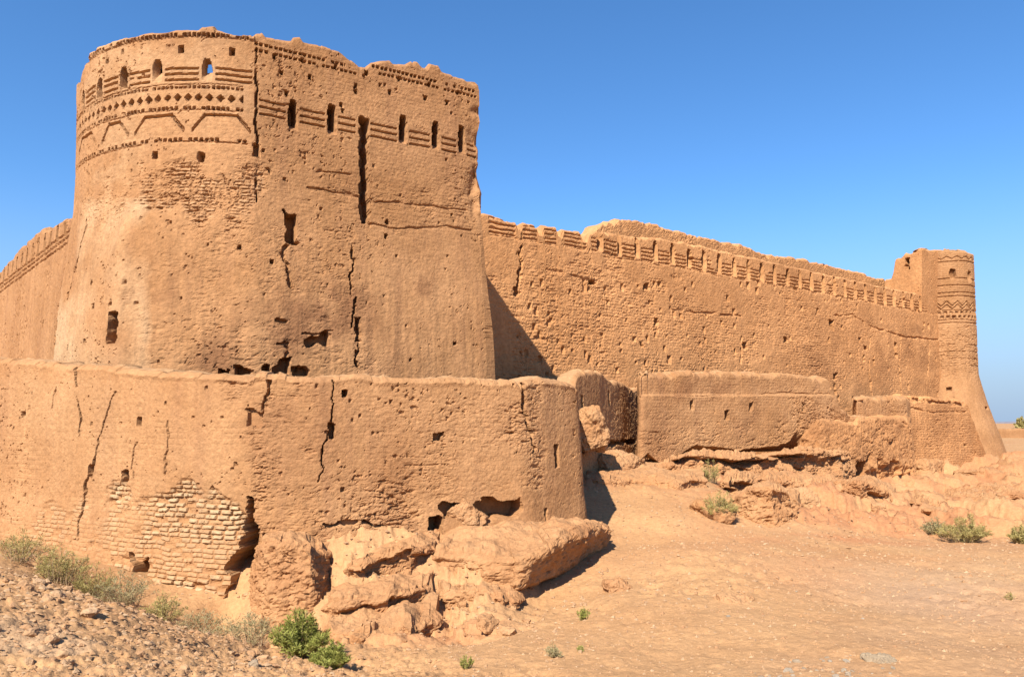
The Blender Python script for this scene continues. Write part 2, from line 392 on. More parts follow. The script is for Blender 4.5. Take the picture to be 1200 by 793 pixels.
    for z in (8.74, 8.60, 8.46): p.groove(z, .042, .075, 0, 0, [(a, .20) for a in ls], (lim[0], nA - .05), broken=-.7)
    p.dots(8.27, .115, .065, .06, .14, lim[0], nA - .25)
    p.dots(8.01, .262, .17, .18, .2, lim[0], nA - .25, True, 0)
    p.dots(7.75, .115, .065, .06, .14, lim[0], nA - .25)
    p.dots(6.97, .13, .07, .06, .14, lim[0], nA - .15)
    p.groove(7.69, .03, .03, 0, 0, (), (lim[0], nA - .25)); p.groove(8.34, .03, .03, 0, 0, (), (lim[0], nA - .25)); p.groove(6.91, .035, .04, 0, 0, (), (lim[0], nA - .15), broken=-.4)
    for a, b in ((225, 293), (158, 215), (119, 150), (91, 113)):
        s0, s1 = p.loc(a, 150)[0], p.loc(b, 150)[0]
        if b < 115: s0 = s1 - 1.25
        d = np.minimum(p.S - s0, s1 - p.S); zl = 7.58 - .36 * np.clip(1 - d / .3, 0, 1.25)
        th_ = np.where(d < .3, .085, .05)
        m = np.clip((th_ / 2 - np.abs(p.Z - zl + .012 * p.fb(2, 2, 71))) / .02 + .5, 0, 1) * (d > -.02)
        p.D -= .09 * m; p.part[m > .4] = p.newpart('panel_frame')
    for i, (a, b) in enumerate(lo):
        p.hole(a, b, .22, .52, .22 if i < 2 else .7, 'loophole', arch=.55, ramp=True, through=i < 2, rough=.06)
    for a in ((181, 182, .12, .15), (236, 184, .13, .22), (212, 57, .1, .16), (272, 60, .1, .17), (126, 72, .08, .12), (86, 208, .12, .12)): p.hole(*a, .25, 'putlog_hole')
    # flat front
    lf = [(343, 134), (389, 140), (472, 151), (511, 158), (541, 164)]
    fs = [p.loc(*a)[0] for a in lf]
    slot_s = p.loc(426, 170)[0]
    av = [(a, .17) for a in fs] + [(slot_s, .2)]
    for z in (8.06, 7.89, 7.72): p.groove(z, .042, .075, 0, 0, av, (nA + .12, sC - .05), broken=-.8)
    p.dots(9.30, .12, .075, .05, .15, nA + .05, p.loc(430, 90)[0]); p.dots(9.46, .12, .075, .05, .15, nA + .05, p.loc(405, 90)[0])
    p.dots(9.62, .12, .075, .06, .15, p.loc(438, 95)[0], sC - .1); p.dots(9.46, .12, .075, .05, .15, p.loc(446, 95)[0], sC - .1)
    for a, b in lf: p.hole(a, b, .20, .76, .75, 'loophole', arch=.4, ramp=True, rough=.08)
    p.hole(427, 200, .23, 2.85, .55, 'wall_slot', rough=.25)
    for a in ((322, 66), (354, 71), (394, 78), (330, 85), (363, 90), (336, 110), (400, 122), (417, 101), (430, 86), (468, 93), (457, 108), (503, 100), (498, 115), (524, 121), (537, 109), (417, 108), (402, 130)):
        p.hole(*a, .07, .11, .2, 'putlog_hole', rough=.3)
    p.crack([(300, 56), (301, 120), (301, 180), (300, 236)], (.025, .05, .06, .03), .2, wob=.035); p.hole(301, 176, .13, .3, .25, 'wall_hole')
    p.crack([(309, 180), (314, 200), (324, 212), (326, 222)], .05, .14)
    p.hole(342, 266, .30, .72, .55, 'wall_hole', rough=.3); p.crack([(338, 288), (332, 296), (340, 335)], .06, .14)
    p.hole(373, 397, .5, .36, .4, 'wall_hole', rough=.4); p.crack([(358, 392), (390, 388)], .05, .1)
    p.crack([(410, 272), (411, 300), (413, 345)], .06, .2, broken=-.2); p.crack([(420, 350), (416, 372), (419, 428)], .07, .2); p.hole(419, 386, .13, .6, .3, 'wall_hole', rough=.3)
    p.crack([(322, 376), (336, 376)], .07, .15); p.crack([(326, 402), (341, 402), (332, 414)], .06, .13); p.crack([(336, 400), (328, 428)], .05, .13)
    for a in ((262, 436, .22, .12), (284, 435, .24, .22), (312, 435, .2, .3), (331, 431, .3, .4), (352, 435, .36, .16)): p.hole(*a, .45, 'wall_hole', rough=.4)
    p.hole(130, 384, .25, .74, .6, 'wall_hole', rough=.15)
    for a in ((94, 292), (88, 315), (84, 334), (80, 345), (107, 331), (109, 358), (128, 355), (98, 400), (80, 408), (150, 438), (454, 260), (452, 277), (534, 402), (280, 290), (318, 306)): p.hole(*a, .075, .10, .2, 'putlog_hole', rough=.35)
    p.crack([(101, 258), (92, 300), (80, 350)], .05, .10); p.crack([(60, 394), (59, 426)], .07, .2); p.crack([(67, 300), (62, 360)], .03, .07)
    p.crack([(363, 219), (392, 224), (420, 229)], .05, .07, None); p.crack([(438, 236), (470, 236), (545, 246)], .05, .06, None)
    p.crack([(372, 200), (418, 206)], .03, .05, None); p.crack([(435, 262), (470, 268), (520, 266), (553, 270)], .05, .05, None)
    rand_holes(p, 45, (85, 550, 60, 430), (.03, .06), .1, 5)
    zb = np.full(p.nu, 7.2)
    for a, b in lo[:2]:
        s0, z0 = p.loc(a, b); zb[np.abs(p.s - s0) < .22] = z0 + .66
    p.zback = zb
    objs = p.build('bastion_wall', ADOBE, base, .05, smooth=False)
    # roof terrace and closing back wall
    th = np.radians(np.linspace(0, 360, 49)[:-1]); R = 4.75
    V = [(BC[0] + R * math.cos(a), BC[1] + R * math.sin(a), 7.3 + .03 * math.sin(5 * a)) for a in th]
    V += [(x, y, -2.4) for x, y, z in V]; n = 48
    q = [(i, (i + 1) % n, n + (i + 1) % n, n + i) for i in range(n)]
    raw_mesh('roof_terrace', V, q, ADOBE, base, ngons=[list(range(n))])
    fl = [(-6.6, 18.6), (-1.3, 21.5), (-4.2, 26.6), (-9.5, 23.6)]
    V = [(x, y, 7.4) for x, y in fl] + [(x, y, -2.4) for x, y in fl]
    raw_mesh('roof_terrace', V, [(0, 1, 2, 3), (1, 5, 6, 2), (2, 6, 7, 3), (3, 7, 4, 0)], ADOBE, base, smooth=False)
build_bastion()

# ------------------------------------------------------------------ left curtain wall
def build_left_curtain():
    A, B = np.array([-13.1, 21.2]), np.array([-20.75, 29.4]); d = (A - B) / np.linalg.norm(A - B)
    inn = np.array([d[1], -d[0]]) * -.02
    path = [B - d * 12 + inn, A + d * 2.0 + inn]
    poly = [(-300, 400), (-60, 372), (-20, 338), (0, 318), (8, 308), (14, 304), (20, 292), (30, 283), (42, 272), (47, 268), (50, 271), (60, 266), (74, 257), (90, 252), (200, 250)]
    def off(S, Z, p): return .07 * (6.0 - Z)
    p = Panel(path, .05, .05, -2.6, top_from(poly), off, th=.7, seed=2, topnoise=.07)
    base = thing('curtain_wall', 'sunlit curtain wall receding behind the rounded bastion at the left edge, with small parapet slits', 'fort wall', (A[0], A[1], -2.6))
    plaster(p, .03, .012, np.clip(p.fb(.9, 3, 61), 0, 1) * .4)
    s0 = p.s[0]
    L = np.array([p.loc(a, b)[0] for a, b in ((0, 345), (74, 288))])
    zb = np.interp(p.s, L, [p.loc(0, 342)[1], p.loc(74, 287)[1]])[:, None]
    for k in (0, .16, .32):
        p.D -= .05 * np.clip((.03 - np.abs(p.Z - zb - k)) / .03 + .5, 0, 1)
    zf = lambda s: np.interp(s, p.s, zb[:, 0])
    for s in np.arange(p.s[0] + .5, p.s[-1] - .4, .95): p.hole_sz(s, zf(s) + .55, .18, .62, .5, 'loophole', arch=.4, rough=.1)
    for a in ((40, 300), (28, 360), (50, 380), (70, 330), (20, 395)): p.hole(*a, .12, .14, .2, 'putlog_hole')
    p.build('wall_face', ADOBE, base, .06, smooth=False)
build_left_curtain()

# ------------------------------------------------------------------ right curtain wall
C0, CD = np.array([-1.3, 27.5]), np.array([.814, .581]); CN = np.array([.581, -.814])
def ctn(px): # point of the curtain line seen in image column px
    r = (px - CX) / F; t = (r * C0[1] - C0[0]) / (CD[0] - r * CD[1]); return C0 + CD * t
def build_right_curtain():
    path = [C0 - CD * 4.5, ctn(1108)]
    poly = [(300, 246), (555, 248), (566, 250), (580, 253), (596, 258), (605, 260), (607, 268), (611, 268), (613, 262), (629, 264), (632, 274), (636, 274), (638, 264), (652, 266), (654, 276), (659, 277),
            (661, 269), (680, 271), (683, 281), (688, 282), (690, 272), (700, 270), (712, 273), (800, 283), (889, 303), (1000, 328), (1110, 351)]
    def off(S, Z, p): return .055 * (8 - Z)
    p = Panel(path, .055, .05, -3.2, top_from(poly), off, th=.75, seed=3, topnoise=.05)
    base = thing('curtain_wall', 'long shaded curtain wall with a row of dark parapet slots running from the big bastion to the far tower', 'fort wall', (C0[0], C0[1], -3.2))
    er = p.area(600, 760, 305, 445, 30) * 1.0 + p.area(740, 1000, 350, 440, 26) * .75 + p.area(900, 1100, 360, 470, 26) * .6
    er = np.clip(er, 0, 1) * np.clip(.75 + .9 * p.fb(.6, 4, 61), 0, 1.1)
    plaster(p, .030, .012, er * .45)
    p.D -= er * .028 * np.clip(p.fb(1.6, 4, 67, (1, 1, 1.9), .6), -.3, 1)
    p.bricks(np.clip(er * .32 + p.area(600, 1100, 260, 470, 20) * .06, 0, 1), .13, .34, .06, .04, .12)
    p.stain = np.clip(.5 * p.area(940, 1110, 400, 480, 30) * (.6 + p.fb(.4, 3, 65)) + .3 * np.clip(p.fb(.35, 4, 66), 0, 1), 0, .7)
    s703 = p.loc(703, 281)[0]; slots = [s703 + 1.13 * k for k in range(28)]
    left = [p.loc(x, 275)[0] for x in (608, 634, 657, 686)]
    av = [(a, .19) for a in slots] + [(a, .16) for a in left]
    sl0 = p.loc(572, 262)[0]
    for z in (7.84, 7.66, 7.48, 7.32): p.groove(z - .0, .05, .09, 0, 0, av, (sl0, slots[-1] + .6), wob=.03, broken=-.7)
    for s in slots: p.hole_sz(s + random.uniform(-.05, .05), 7.80 + random.uniform(-.04, .04), random.uniform(.20, .30), random.uniform(.85, 1.05), .65, 'loophole', arch=.5, ramp=True, rough=.08)
    p.groove(7.23, .05, .04, 0, 0, (), (sl0, slots[-1] + .6), wob=.05, broken=-.2)
    p.crack([(613, 276), (608, 300), (610, 315), (605, 345)], (.05, .08, .12, .1), .3); p.hole(606, 342, .22, .35, .3, 'wall_hole', rough=.4)
    for a in ((770, 376, .22, .30), (752, 403, .14, .18), (921, 398, .36, .32), (975, 381, .32, .5), (1050, 411, .32, 1.0), (874, 405, .3, .25), (1015, 408, .3, .2), (1013, 420, .16, .35), (1024, 425, .14, .3), (980, 441, .4, .3), (979, 455, .2, .5), (1008, 398, .25, .2), (1112, 457, .2, .2), (812, 303, .12, .1), (959, 364, .2, .2), (694, 331, .4, .16), (757, 335, .3, .25)):
        p.hole(*a, .45, 'wall_hole', rough=.35)
    p.crack([(1021, 395), (1018, 430), (1022, 462)], .08, .2); p.crack([(1056, 395), (1054, 430), (1057, 470)], .09, .3)
    p.crack([(1090, 400), (1088, 440)], .07, .12); p.crack([(770, 380), (772, 440)], .06, .1); p.crack([(870, 395), (868, 425)], .08, .12)
    p.crack([(980, 370), (1000, 368), (1020, 382), (1060, 395), (1100, 398)], .1, .1, None); p.crack([(785, 362), (820, 366), (870, 370)], .09, .09, None)
    p.crack([(625, 398), (655, 400)], .08, .1, None); p.crack([(640, 315), (700, 330)], .08, .08, None)
    rand_holes(p, 160, (600, 1100, 330, 470), (.07, .2), .16, 9)
    p.build('wall_face', ADOBE_FAR, base, .08, smooth=False)
build_right_curtain()

# ------------------------------------------------------------------ wall rising behind the parapet
def build_inner_wall():
    o = -CN * 3.2
    a = ctn(640) + o; b = ctn(1095) + o
    poly = [(600, 285), (684, 285), (694, 280), (700, 268), (708, 262), (722, 258), (738, 257), (752, 259), (775, 265), (800, 272), (850, 283), (880, 291), (900, 298), (920, 301), (960, 308), (1000, 318), (1030, 326), (1060, 330), (1110, 338)]
    p = Panel([a, b], .07, .07, 5.5, top_from(poly), None, th=1.2, seed=4, topnoise=.10, zback=5.0)
    base = thing('inner_wall', 'plain higher wall with a ragged crest rising behind the slotted parapet', 'fort wall', (a[0], a[1], 5.5))
    plaster(p, .06, .015, np.clip(p.fb(.7, 3, 61), 0, 1) * .6)
    p.bricks(p.Z * 0 + .3, .13, .34, .05, .04, .05)
    for q in ((806, 304), (901, 300), (967, 312), (826, 272)): p.hole(*q, .2, .2, .3, 'wall_hole')
    p.build('wall_face', ADOBE_FAR, base, .12, smooth=False)
    # raised walk between the two walls
    w = [ctn(560) - CN * .6, ctn(1095) - CN * .6, ctn(1095) - CN * 3.4, ctn(560) - CN * 3.4]
    V = [(x, y, 6.2) for x, y in w] + [(x, y, -3) for x, y in w]
    raw_mesh('wall_walk', V, [(0, 1, 2, 3), (2, 6, 7, 3), (3, 7, 4, 0)], ADOBE_FAR, base, smooth=False)
build_inner_wall()

# ------------------------------------------------------------------ far corner tower
def build_far_tower():
    base = thing('corner_tower', 'slender round corner tower at the far right with a zigzag band and flared foot', 'tower', (29.9, 50.2, -2.6))
    fc = ctn(1080); back = fc - CN * 2.1
    poly = [(1000, 330), (1044, 327), (1047, 318), (1049, 304), (1056, 301), (1060, 297), (1072, 296), (1076, 292), (1084, 291), (1088, 293), (1100, 293), (1130, 294)]
    p = Panel([back - CN * .3, fc, ctn(1106)], .05, .05, 5.5, top_from(poly), None, th=.5, seed=5, topnoise=.05, zback=5.5)
    plaster(p, .03, .012, np.clip(p.fb(.8, 3, 61), 0, 1) * .3)
    p.hole(1063, 309, .25, .7, .5, 'wall_hole', rough=.3, through=True)
    p.build('side_chamber', ADOBE_FAR, base, .06, smooth=False)
    cx, cy, R = 29.9, 50.2, 1.72
    path = [(cx - R * math.sin(f), cy - R * math.cos(f)) for f in np.radians(np.linspace(150, -150, 100))]
    def off(S, Z, p): return .035 * (11.8 - Z) + 1.45 * np.clip((3.3 - Z) / 5.4, 0, 1.2) ** 1.15
    p = Panel(path, .045, .045, -2.9, top_from([(1060, 292), (1100, 293), (1128, 294), (1137, 297), (1160, 299)]), off, th=.45, seed=6, topnoise=.05, zback=9)
    plaster(p, .035, .010, np.clip(p.area(1100, 1160, 385, 440, 10) * .7 + .2 * p.fb(.8, 3, 61), 0, 1))
    p.bricks(p.area(1095, 1160, 296, 440, 8) * .35, .14, .3, .045, .03, .1)
    z = lambda py: p.loc(1120, py)[1]
    sA, sB = p.s[0], p.s[-1]
    for py in (306, 326, 334, 342, 347, 363, 374, 378): p.groove(z(py), .07, .07, 0, 0, (), (sA, sB))
    per = .62; m = np.abs(((p.S / per) % 1) - .5) * 2
    for py, dz in ((349, .28), (349, .50)):
        zz = z(py) - dz + .32 * (m - .8)
        p.D -= .09 * np.clip((.055 - np.abs(p.Z - zz)) / .03 + .5, 0, 1)
    zz = z(300) - .1 + .18 * (m - .5); p.D -= .07 * np.clip((.05 - np.abs(p.Z - zz)) / .03 + .5, 0, 1)
    p.dots(z(366.5), .33, .19, .2, .2, sA, sB, False, 0); p.dots(z(371), .33, .19, .2, .2, sA + .165, sB, False, 0)
    p.hole(1117, 322, .34, .75, .6, 'loophole', arch=.5, ramp=True); p.hole(1137, 324, .34, .75, .6, 'loophole', arch=.5, ramp=True)
    p.hole(1112, 456, .22, .22, .3, 'putlog_hole'); p.hole(1157, 478, .3, .14, .25, 'putlog_hole')
    for py in (404, 412, 420, 428): p.groove(z(py), .06, .06, 0, 0, (), (sA, sB), wob=.05, broken=.05)
    p.build('turret', ADOBE, base, .06, smooth=False)
    V = [(cx + 1.5 * math.cos(a), cy + 1.5 * math.sin(a), 10.2) for a in np.linspace(0, 2 * math.pi, 25)[:-1]]
    raw_mesh('roof_terrace', V + [(v[0], v[1], 9.5) for v in V], [(i, (i + 1) % 24, 24 + (i + 1) % 24, 24 + i) for i in range(24)], ADOBE, base, ngons=[list(range(24))])
build_far_tower()
# ------------------------------------------------------------------ outer wall round the bastion
OC, OE, OX = np.array([-5.0, 13.45]), np.array([.27, 15.5]), np.array([1.50, 16.75])
def build_outer_wall():
    l = np.array([-12.0, 17.0]); d = (OC - l) / np.linalg.norm(OC - l)
    e = (OE - OC) / np.linalg.norm(OE - OC)
    path = [l - d * 5.0, OC - d * 1.9, OC - d * .8 + e * .12 + np.array([0, .06]), OC + e * .35 - d * .15 + np.array([0, .14]), OC + e * 1.3, OE, OX, (1.75, 20.2), (1.94, 23.2)]
    poly = [(-300, 420), (-20, 418), (0, 419), (30, 423), (60, 425), (84, 430), (90, 427), (120, 428), (160, 433), (190, 437), (200, 435), (290, 440), (300, 437), (345, 439), (400, 442), (420, 440), (470, 441), (560, 445), (604, 446),
            (609, 450), (613, 446), (640, 445), (665, 447), (672, 450), (678, 455)]
    tf = top_from(poly); dOX = 8.4
    def zt(s, px, P):
        z = tf(s, px, P); i = np.argmin(np.hypot(*(P - OX).T)); z[i + 4:] = z[i] - .02 - .01 * (s[i + 4:] - s[i]); return z
    def off(S, Z, p): return .06 * (1.0 - Z) + .08 * np.clip(-1.6 - Z, 0, 2)
    p = Panel(path, .021, .021, -4.0, zt, off, th=.62, sm=.30, seed=7, topnoise=.04)
    base = thing('outer_wall', 'low outer wall in front of the big bastion, cracked, with bared courses of pale brick at its left foot', 'fort wall', (OC[0], OC[1], -4.0))
    er = np.clip(p.area(280, 500, 560, 660, 24) * .7 + p.area(285, 350, 450, 640, 26) * .5 + p.area(300, 620, 440, 600, 20) * .25 + p.area(604, 640, 450, 580, 10) * .6, 0, 1)
    er *= np.clip(.7 + .9 * p.fb(1.2, 3, 61), 0, 1.1)
    plaster(p, .028, .010, er)
    # bared brickwork: ragged patch at the left foot
    edge = p.fb(1.6, 4, 68) * 22
    bm = np.clip((p.PY - np.interp(p.PX, [-50, 0, 90, 180, 235, 285, 300], [612, 596, 592, 566, 578, 600, 640]) + edge) / 10, 0, 1) * np.clip((296 - p.PX) / 6, 0, 1) * p.face
    bm2 = bm * np.clip((p.PX - 120 + 2 * edge) / 30, .3, 1) * np.clip(.75 + .9 * p.fb(.8, 3, 76), .35, 1)
    p.D -= .05 * bm2
    p.bricks(bm2, .092, .25, .065, .03, 1.0, irr=1.0); p.D += bm2 * .02 * p.fb(7, 3, 75, gain=.7)
    p.bricks(p.area(0, 300, 500, 600, 20) * .10 * np.clip(.5 + p.fb(1., 3, 63), 0, 1), .106, .27, .06, .02, 0)
    p.bricks(p.area(295, 620, 445, 620, 20) * .05, .10, .26, .05, .03, 0)
    p.stain = np.clip(.35 * p.area(285, 480, 450, 640, 40) * np.clip(.5 + p.fb(.6, 4, 65), 0, 1) + .3 * p.area(300, 680, 450, 620, 40) * np.clip(p.fb(.5, 4, 66), 0, 1), 0, .7)
    p.tint = np.clip(p.tint + .10 * p.area(-50, 285, 440, 600, 20, .3) * np.clip(.5 + p.fb(.5, 3, 69), 0, 1), 0, 1)  # pale tint up to the bend: sun-facing stretch painted lighter
    # rim lip
    p.D += .03 * np.clip(1 - np.abs(p.zt[:, None] - p.Z - .10) / .08, 0, 1) * (.5 + .8 * p.fb(1.8, 3, 70))
    # cracks
    p.crack([(88, 432), (91, 470), (95, 490), (92, 510)], (.05, .035, .05, .015), .2, wob=.05); p.crack([(136, 458), (122, 490), (114, 520), (106, 550), (96, 585), (91, 628)], (.012, .02, .04, .10, .035, .025), .25, wob=.05)
    p.hole(106, 553, .18, .24, .5, 'wall_hole', rough=.35); p.hole(146, 559, .2, .22, .5, 'wall_hole', rough=.3); p.hole(162, 494, .14, .17, .4, 'wall_hole', rough=.12)
    p.crack([(193, 470), (196, 515), (193, 555)], .025, .12, wob=.04, broken=-.3); p.crack([(158, 522), (157, 560)], .03, .08); p.crack([(224, 540), (222, 562)], .04, .1)
    p.hole(27, 485, .22, .14, .2, 'wall_hole', rough=.4); p.crack([(64, 455), (60, 480)], .03, .06)
    p.crack([(312, 445), (310, 470), (300, 495)], .04, .12); p.hole(298, 490, .25, .22, .12, None, rough=.4)
    p.crack([(389, 446), (390, 470), (386, 505), (376, 540), (374, 566)], (.015, .025, .04, .02, .012), .16, wob=.05); p.hole(389, 505, .12, .3, .3, 'wall_hole', rough=.3)
    p.hole(404, 461, .09, .13, .3, 'putlog_hole', rough=.1); p.hole(513, 512, .16, .13, .2, 'putlog_hole', rough=.4)
    p.crack([(478, 548), (515, 545)], .03, .04, None); p.crack([(400, 572), (420, 570)], .06, .12, None)
    p.crack([(612, 452), (616, 480), (622, 505), (625, 530)], .08, .18); p.hole(652, 534, .14, .5, .5, 'loophole', rough=.08)
    p.crack([(640, 595), (642, 620)], .06, .15, None)
    # gaping crack at the bend
    p.crack([(293, 584), (291, 612), (288, 640), (281, 672), (272, 700), (262, 735)], (.09, .26, .34, .42, .60, .80), 1.1, 'gaping_crack', wob=.06, broken=-3)
    p.crack([(300, 630), (325, 626)], .09, .2, None)
    p.hole(160, 668, .42, .46, .8, 'burrow_hole', rough=.3)
    # undercut along the foot right of the bend
    p.crack([(512, 612), (511, 634)], .26, .6, 'wall_hole', wob=.05)
    p.hole(545, 596, .9, .34, .35, 'undercut', rough=.5); p.hole(588, 596, .75, .36, .55, 'undercut', rough=.45)
    p.crack([(430, 614), (470, 622), (505, 634)], .10, .25, 'undercut'); p.crack([(385, 615), (420, 612)], .08, .15, None)
    rand_holes(p, 60, (0, 660, 450, 610), (.02, .05), .07, 12)
    p.build('wall_face', ADOBE_LOW, base, .06, smooth=False)
build_outer_wall()

# ------------------------------------------------------------------ outer wall before the curtain wall
def build_second_wall():
    pts = [W(748.5, 450, 29.4)[:2], W(751.5, 450, 27.8)[:2], W(860, 450, 30.2)[:2], W(975, 450, 33.3)[:2], W(1015, 450, 34.6)[:2]]
    top = [(600, 440), (751, 440), (756, 437), (770, 436), (850, 436), (905, 437), (940, 440), (973, 443), (977, 455), (981, 468), (984, 478), (997, 486), (1030, 491)]
    bot = [(600, 545), (676, 548), (735, 545), (748, 540), (757, 528), (770, 543), (782, 538), (800, 527), (815, 519), (835, 521), (870, 526), (900, 524), (915, 520), (925, 514), (934, 505), (945, 520), (1030, 540)]
    tf, bf = top_from(top), top_from(bot)
    p = Panel(pts, .04, .04, lambda s, px, P: bf(s, px, P) + .12 * fbm(np.c_[P, s * 0], 1.3, 4, 88), tf, lambda S, Z, p: .05 * (2 - Z), th=lambda s: .12 + .58 * sstep(1.7, 2.6, s), sm=.16, seed=8, topnoise=.10, zback=-1.3)
    b = W(800, 520, 28.5)
    base = thing('outer_wall', 'low outer wall below the slotted curtain wall, undercut along its foot by a dark ragged gap', 'fort wall', b)
    er = np.clip(p.area(930, 1010, 470, 540, 14) + .5 * p.area(750, 930, 505, 540, 10) + .35 * np.clip(p.fb(.7, 3, 60), 0, 1), 0, 1)
    plaster(p, .06, .012, er); p.D += .07 * p.fb(.35, 3, 59); p.D -= (.08 + .16 * np.clip(p.fb(.9, 3, 58), 0, 1)) * np.clip(1 - (p.zt[:, None] - p.Z) / .22, 0, 1) ** 2
    # upper tier set back above a shelf
    tier = sstep(464, 461, p.PY) * (p.PX > 752) * (p.PX < 978)
    p.D -= .10 * tier
    p.D -= .05 * np.clip(1 - np.abs(p.PY - 462.5 + 3 * p.fb(.6, 3, 61)) / 1.0, 0, 1) * (p.PX > 790) * (p.PX < 975)
    p.bricks(p.area(750, 1000, 436, 530, 10) * .14, .12, .3, .05, .03, .05)
    p.stain = np.clip(.5 * np.clip(p.fb(.5, 4, 65), 0, 1) + .5 * p.area(790, 860, 450, 462, 8), 0, .7)
    for a in ((812, 474, .16, .35), (853, 486, .22, .35), (881, 477, .2, .36), (944, 477, .16, .36), (978, 455, .25, .55)): p.hole(*a, .45, 'wall_hole', rough=.22)
    p.build('wall_face', ADOBE_LOW, base, .07, wrap=True, smooth=False)
build_second_wall()
def build_recess_wall():
    pts = [W(662, 450, 23.4)[:2], W(700, 450, 26.0)[:2], W(730, 450, 29.0)[:2], W(754, 450, 32.2)[:2]]
    top = [(600, 454), (672, 453), (676, 440), (680, 436), (706, 436), (711, 443), (718, 448), (726, 446), (735, 450), (742, 458), (750, 455), (756, 450)]
    p = Panel(pts, .04, .04, -3.0, top_from(top), lambda S, Z, p: .06 * (2 - Z), th=.6, sm=.1, seed=18, topnoise=.06, zback=-3)
    base = thing('outer_wall', 'short dark stretch of wall turning back in the shaded recess', 'fort wall', W(715, 540, 27))
    er = np.clip(p.area(660, 760, 490, 570, 12) + p.area(718, 760, 440, 520, 10), 0, 1); plaster(p, .04, .012, er * .4)
    for a in ((714, 466, .2, .5), (683, 470, .16, .35), (747, 472, .2, .5)): p.hole(*a, .4, 'wall_hole', rough=.2)
    p.crack([(676, 528), (700, 522), (745, 516)], .2, .4, 'undercut')
    p.build('wall_face', ADOBE_LOW, base, .07, smooth=False)
build_recess_wall()
def bank(name, label, pts, top, rim, seed, zbot, off=None, amp=1.0, lip=0.0, lipz=.13, res=.035, er=.6, mat=None, rimn=.06, sm=.2, feats=None, parent=None, cat='rock', wrap=False):
    """eroded earth bank: a ledged face along pts, its top running back to the line rim (points px, py, depth)"""
    P = Panel([W(*q)[:2] for q in pts], res, res, zbot, top_from(top), off, th=.5, sm=sm, seed=seed, topnoise=.05, zback=zbot)
    b = W(*pts[len(pts) // 2])
    base = parent or thing(name, label, cat, b)
    plaster(P, .06, .016, np.clip(er + .5 * P.fb(.9, 3, 61), 0, 1))
    P.D += amp * (.12 * P.fb(1.1, 4, 62, (1, 1, 1.6)) - .10 * np.abs(P.fb(1.7, 3, 63, (1.6, 1.6, 1))) + .05 * P.fb(5, 3, 64, (1, 1, 1.5), .65))
    P.stain = np.clip(.5 * P.fb(.8, 3, 65), 0, .6)
    if lip: P.D -= lip * sstep(lipz, lipz + .07, P.zt[:, None] - P.Z + .12 * P.fb(1.4, 3, 72)) * np.clip(.55 + 1.2 * P.fb(.9, 2, 73), .1, 1)
    if feats: feats(P)
    r = np.array([W(*q) for q in rim]); d = np.r_[0, np.cumsum(np.linalg.norm(np.diff(r[:, :2], axis=0), axis=1))]; t = np.linspace(0, d[-1], P.nu)
    rt = np.stack([np.interp(t, d, r[:, k]) for k in range(3)], -1)
    P.build('bank_face', mat or ROCK, base, rimn, rimto=rt, cap=.1, smooth=False)
    return base
def _ledges(levels, px0=-1e9, px1=1e9):
    def f(P):
        for zc, th, dp, out in levels:
            zz = P.Z - zc + .20 * P.fb(.55, 4, 81 + int(zc * 10)) ; w = ((P.PX > px0) & (P.PX < px1)) * np.clip(.45 + 1.6 * P.fb(.7, 3, 85 + int(zc * 10)), 0, 1)
            P.D -= w * dp * np.clip(1 - np.abs(zz) / th, 0, 1) ** .6
            P.D += w * out * np.clip(1 - np.abs(zz - th * 1.6) / (th * 1.2), 0, 1)
    return f
bank('earth_ledge', 'big blunt earth block jutting out below the right end of the front wall',
     [(486, 690, 14.6), (505, 690, 13.7), (560, 690, 13.25), (606, 697, 12.95), (640, 690, 13.9), (703, 665, 16.5), (708, 645, 17.4)],
     [(480, 660), (500, 652), (520, 648), (560, 650), (600, 653), (612, 650), (624, 638), (640, 624), (660, 614), (685, 611), (702, 617), (712, 630), (722, 640)],
     [(500, 628, 15.2), (520, 612, 15.1), (560, 607, 15.3), (620, 607, 15.8), (670, 609, 16.6), (700, 614, 16.9), (712, 622, 17.2)], 41, -3.7,
     lambda S, Z, p: .10 * np.clip(-2.6 - Z, 0, .5) - .35 * sstep(-2.95, -3.2, Z) + .42 * np.clip(Z + 3.2, 0, .9) * sstep(600, 625, (CX + F * p.P[:, 0] / p.P[:, 1]))[:, None], amp=.7, feats=_ledges([(-2.58, .05, .22, .05), (-2.95, .07, .35, .10)], 490, 612), rimn=.10)
bank('earth_shelf', 'broken shelf of earth under the dark gap of the undercut wall',
     [(728, 560, 27.6), (745, 556, 26.3), (800, 556, 26.6), (860, 553, 27.4), (930, 552, 28.8), (985, 556, 30.5), (1000, 556, 32)],
     [(720, 550), (760, 552), (785, 541), (800, 531), (830, 529), (862, 533), (890, 530), (905, 536), (940, 526), (1000, 528)],
     [(735, 548, 29), (800, 543, 29.3), (860, 540, 31), (930, 540, 32.5), (1000, 540, 35)], 42, -2.6,
     lambda S, Z, p: .15 * np.clip(-1.3 - Z, 0, 1), feats=_ledges([(-1.45, .08, .4, .15), (-1.8, .07, .3, .1)]), rimn=.22, lip=.35, lipz=.16, er=1.0, sm=.08)
bank('earth_shelf', 'low flat shelf with dark joints to the left of the humped boulder',
     [(838, 580, 24.6), (850, 578, 23.8), (910, 574, 25.0), (975, 580, 26.4), (985, 580, 28)],
     [(820, 566), (850, 563), (880, 560), (930, 562), (960, 566), (990, 572)],
     [(850, 556, 27), (910, 556, 27.5), (985, 560, 29)], 43, -3.2,
     lambda S, Z, p: .3 * np.clip(-2.1 - Z, 0, 1), feats=_ledges([(-2.5, .06, .2, .1)]), rimn=.2, lip=.4, lipz=.18, er=1.0, sm=.08)
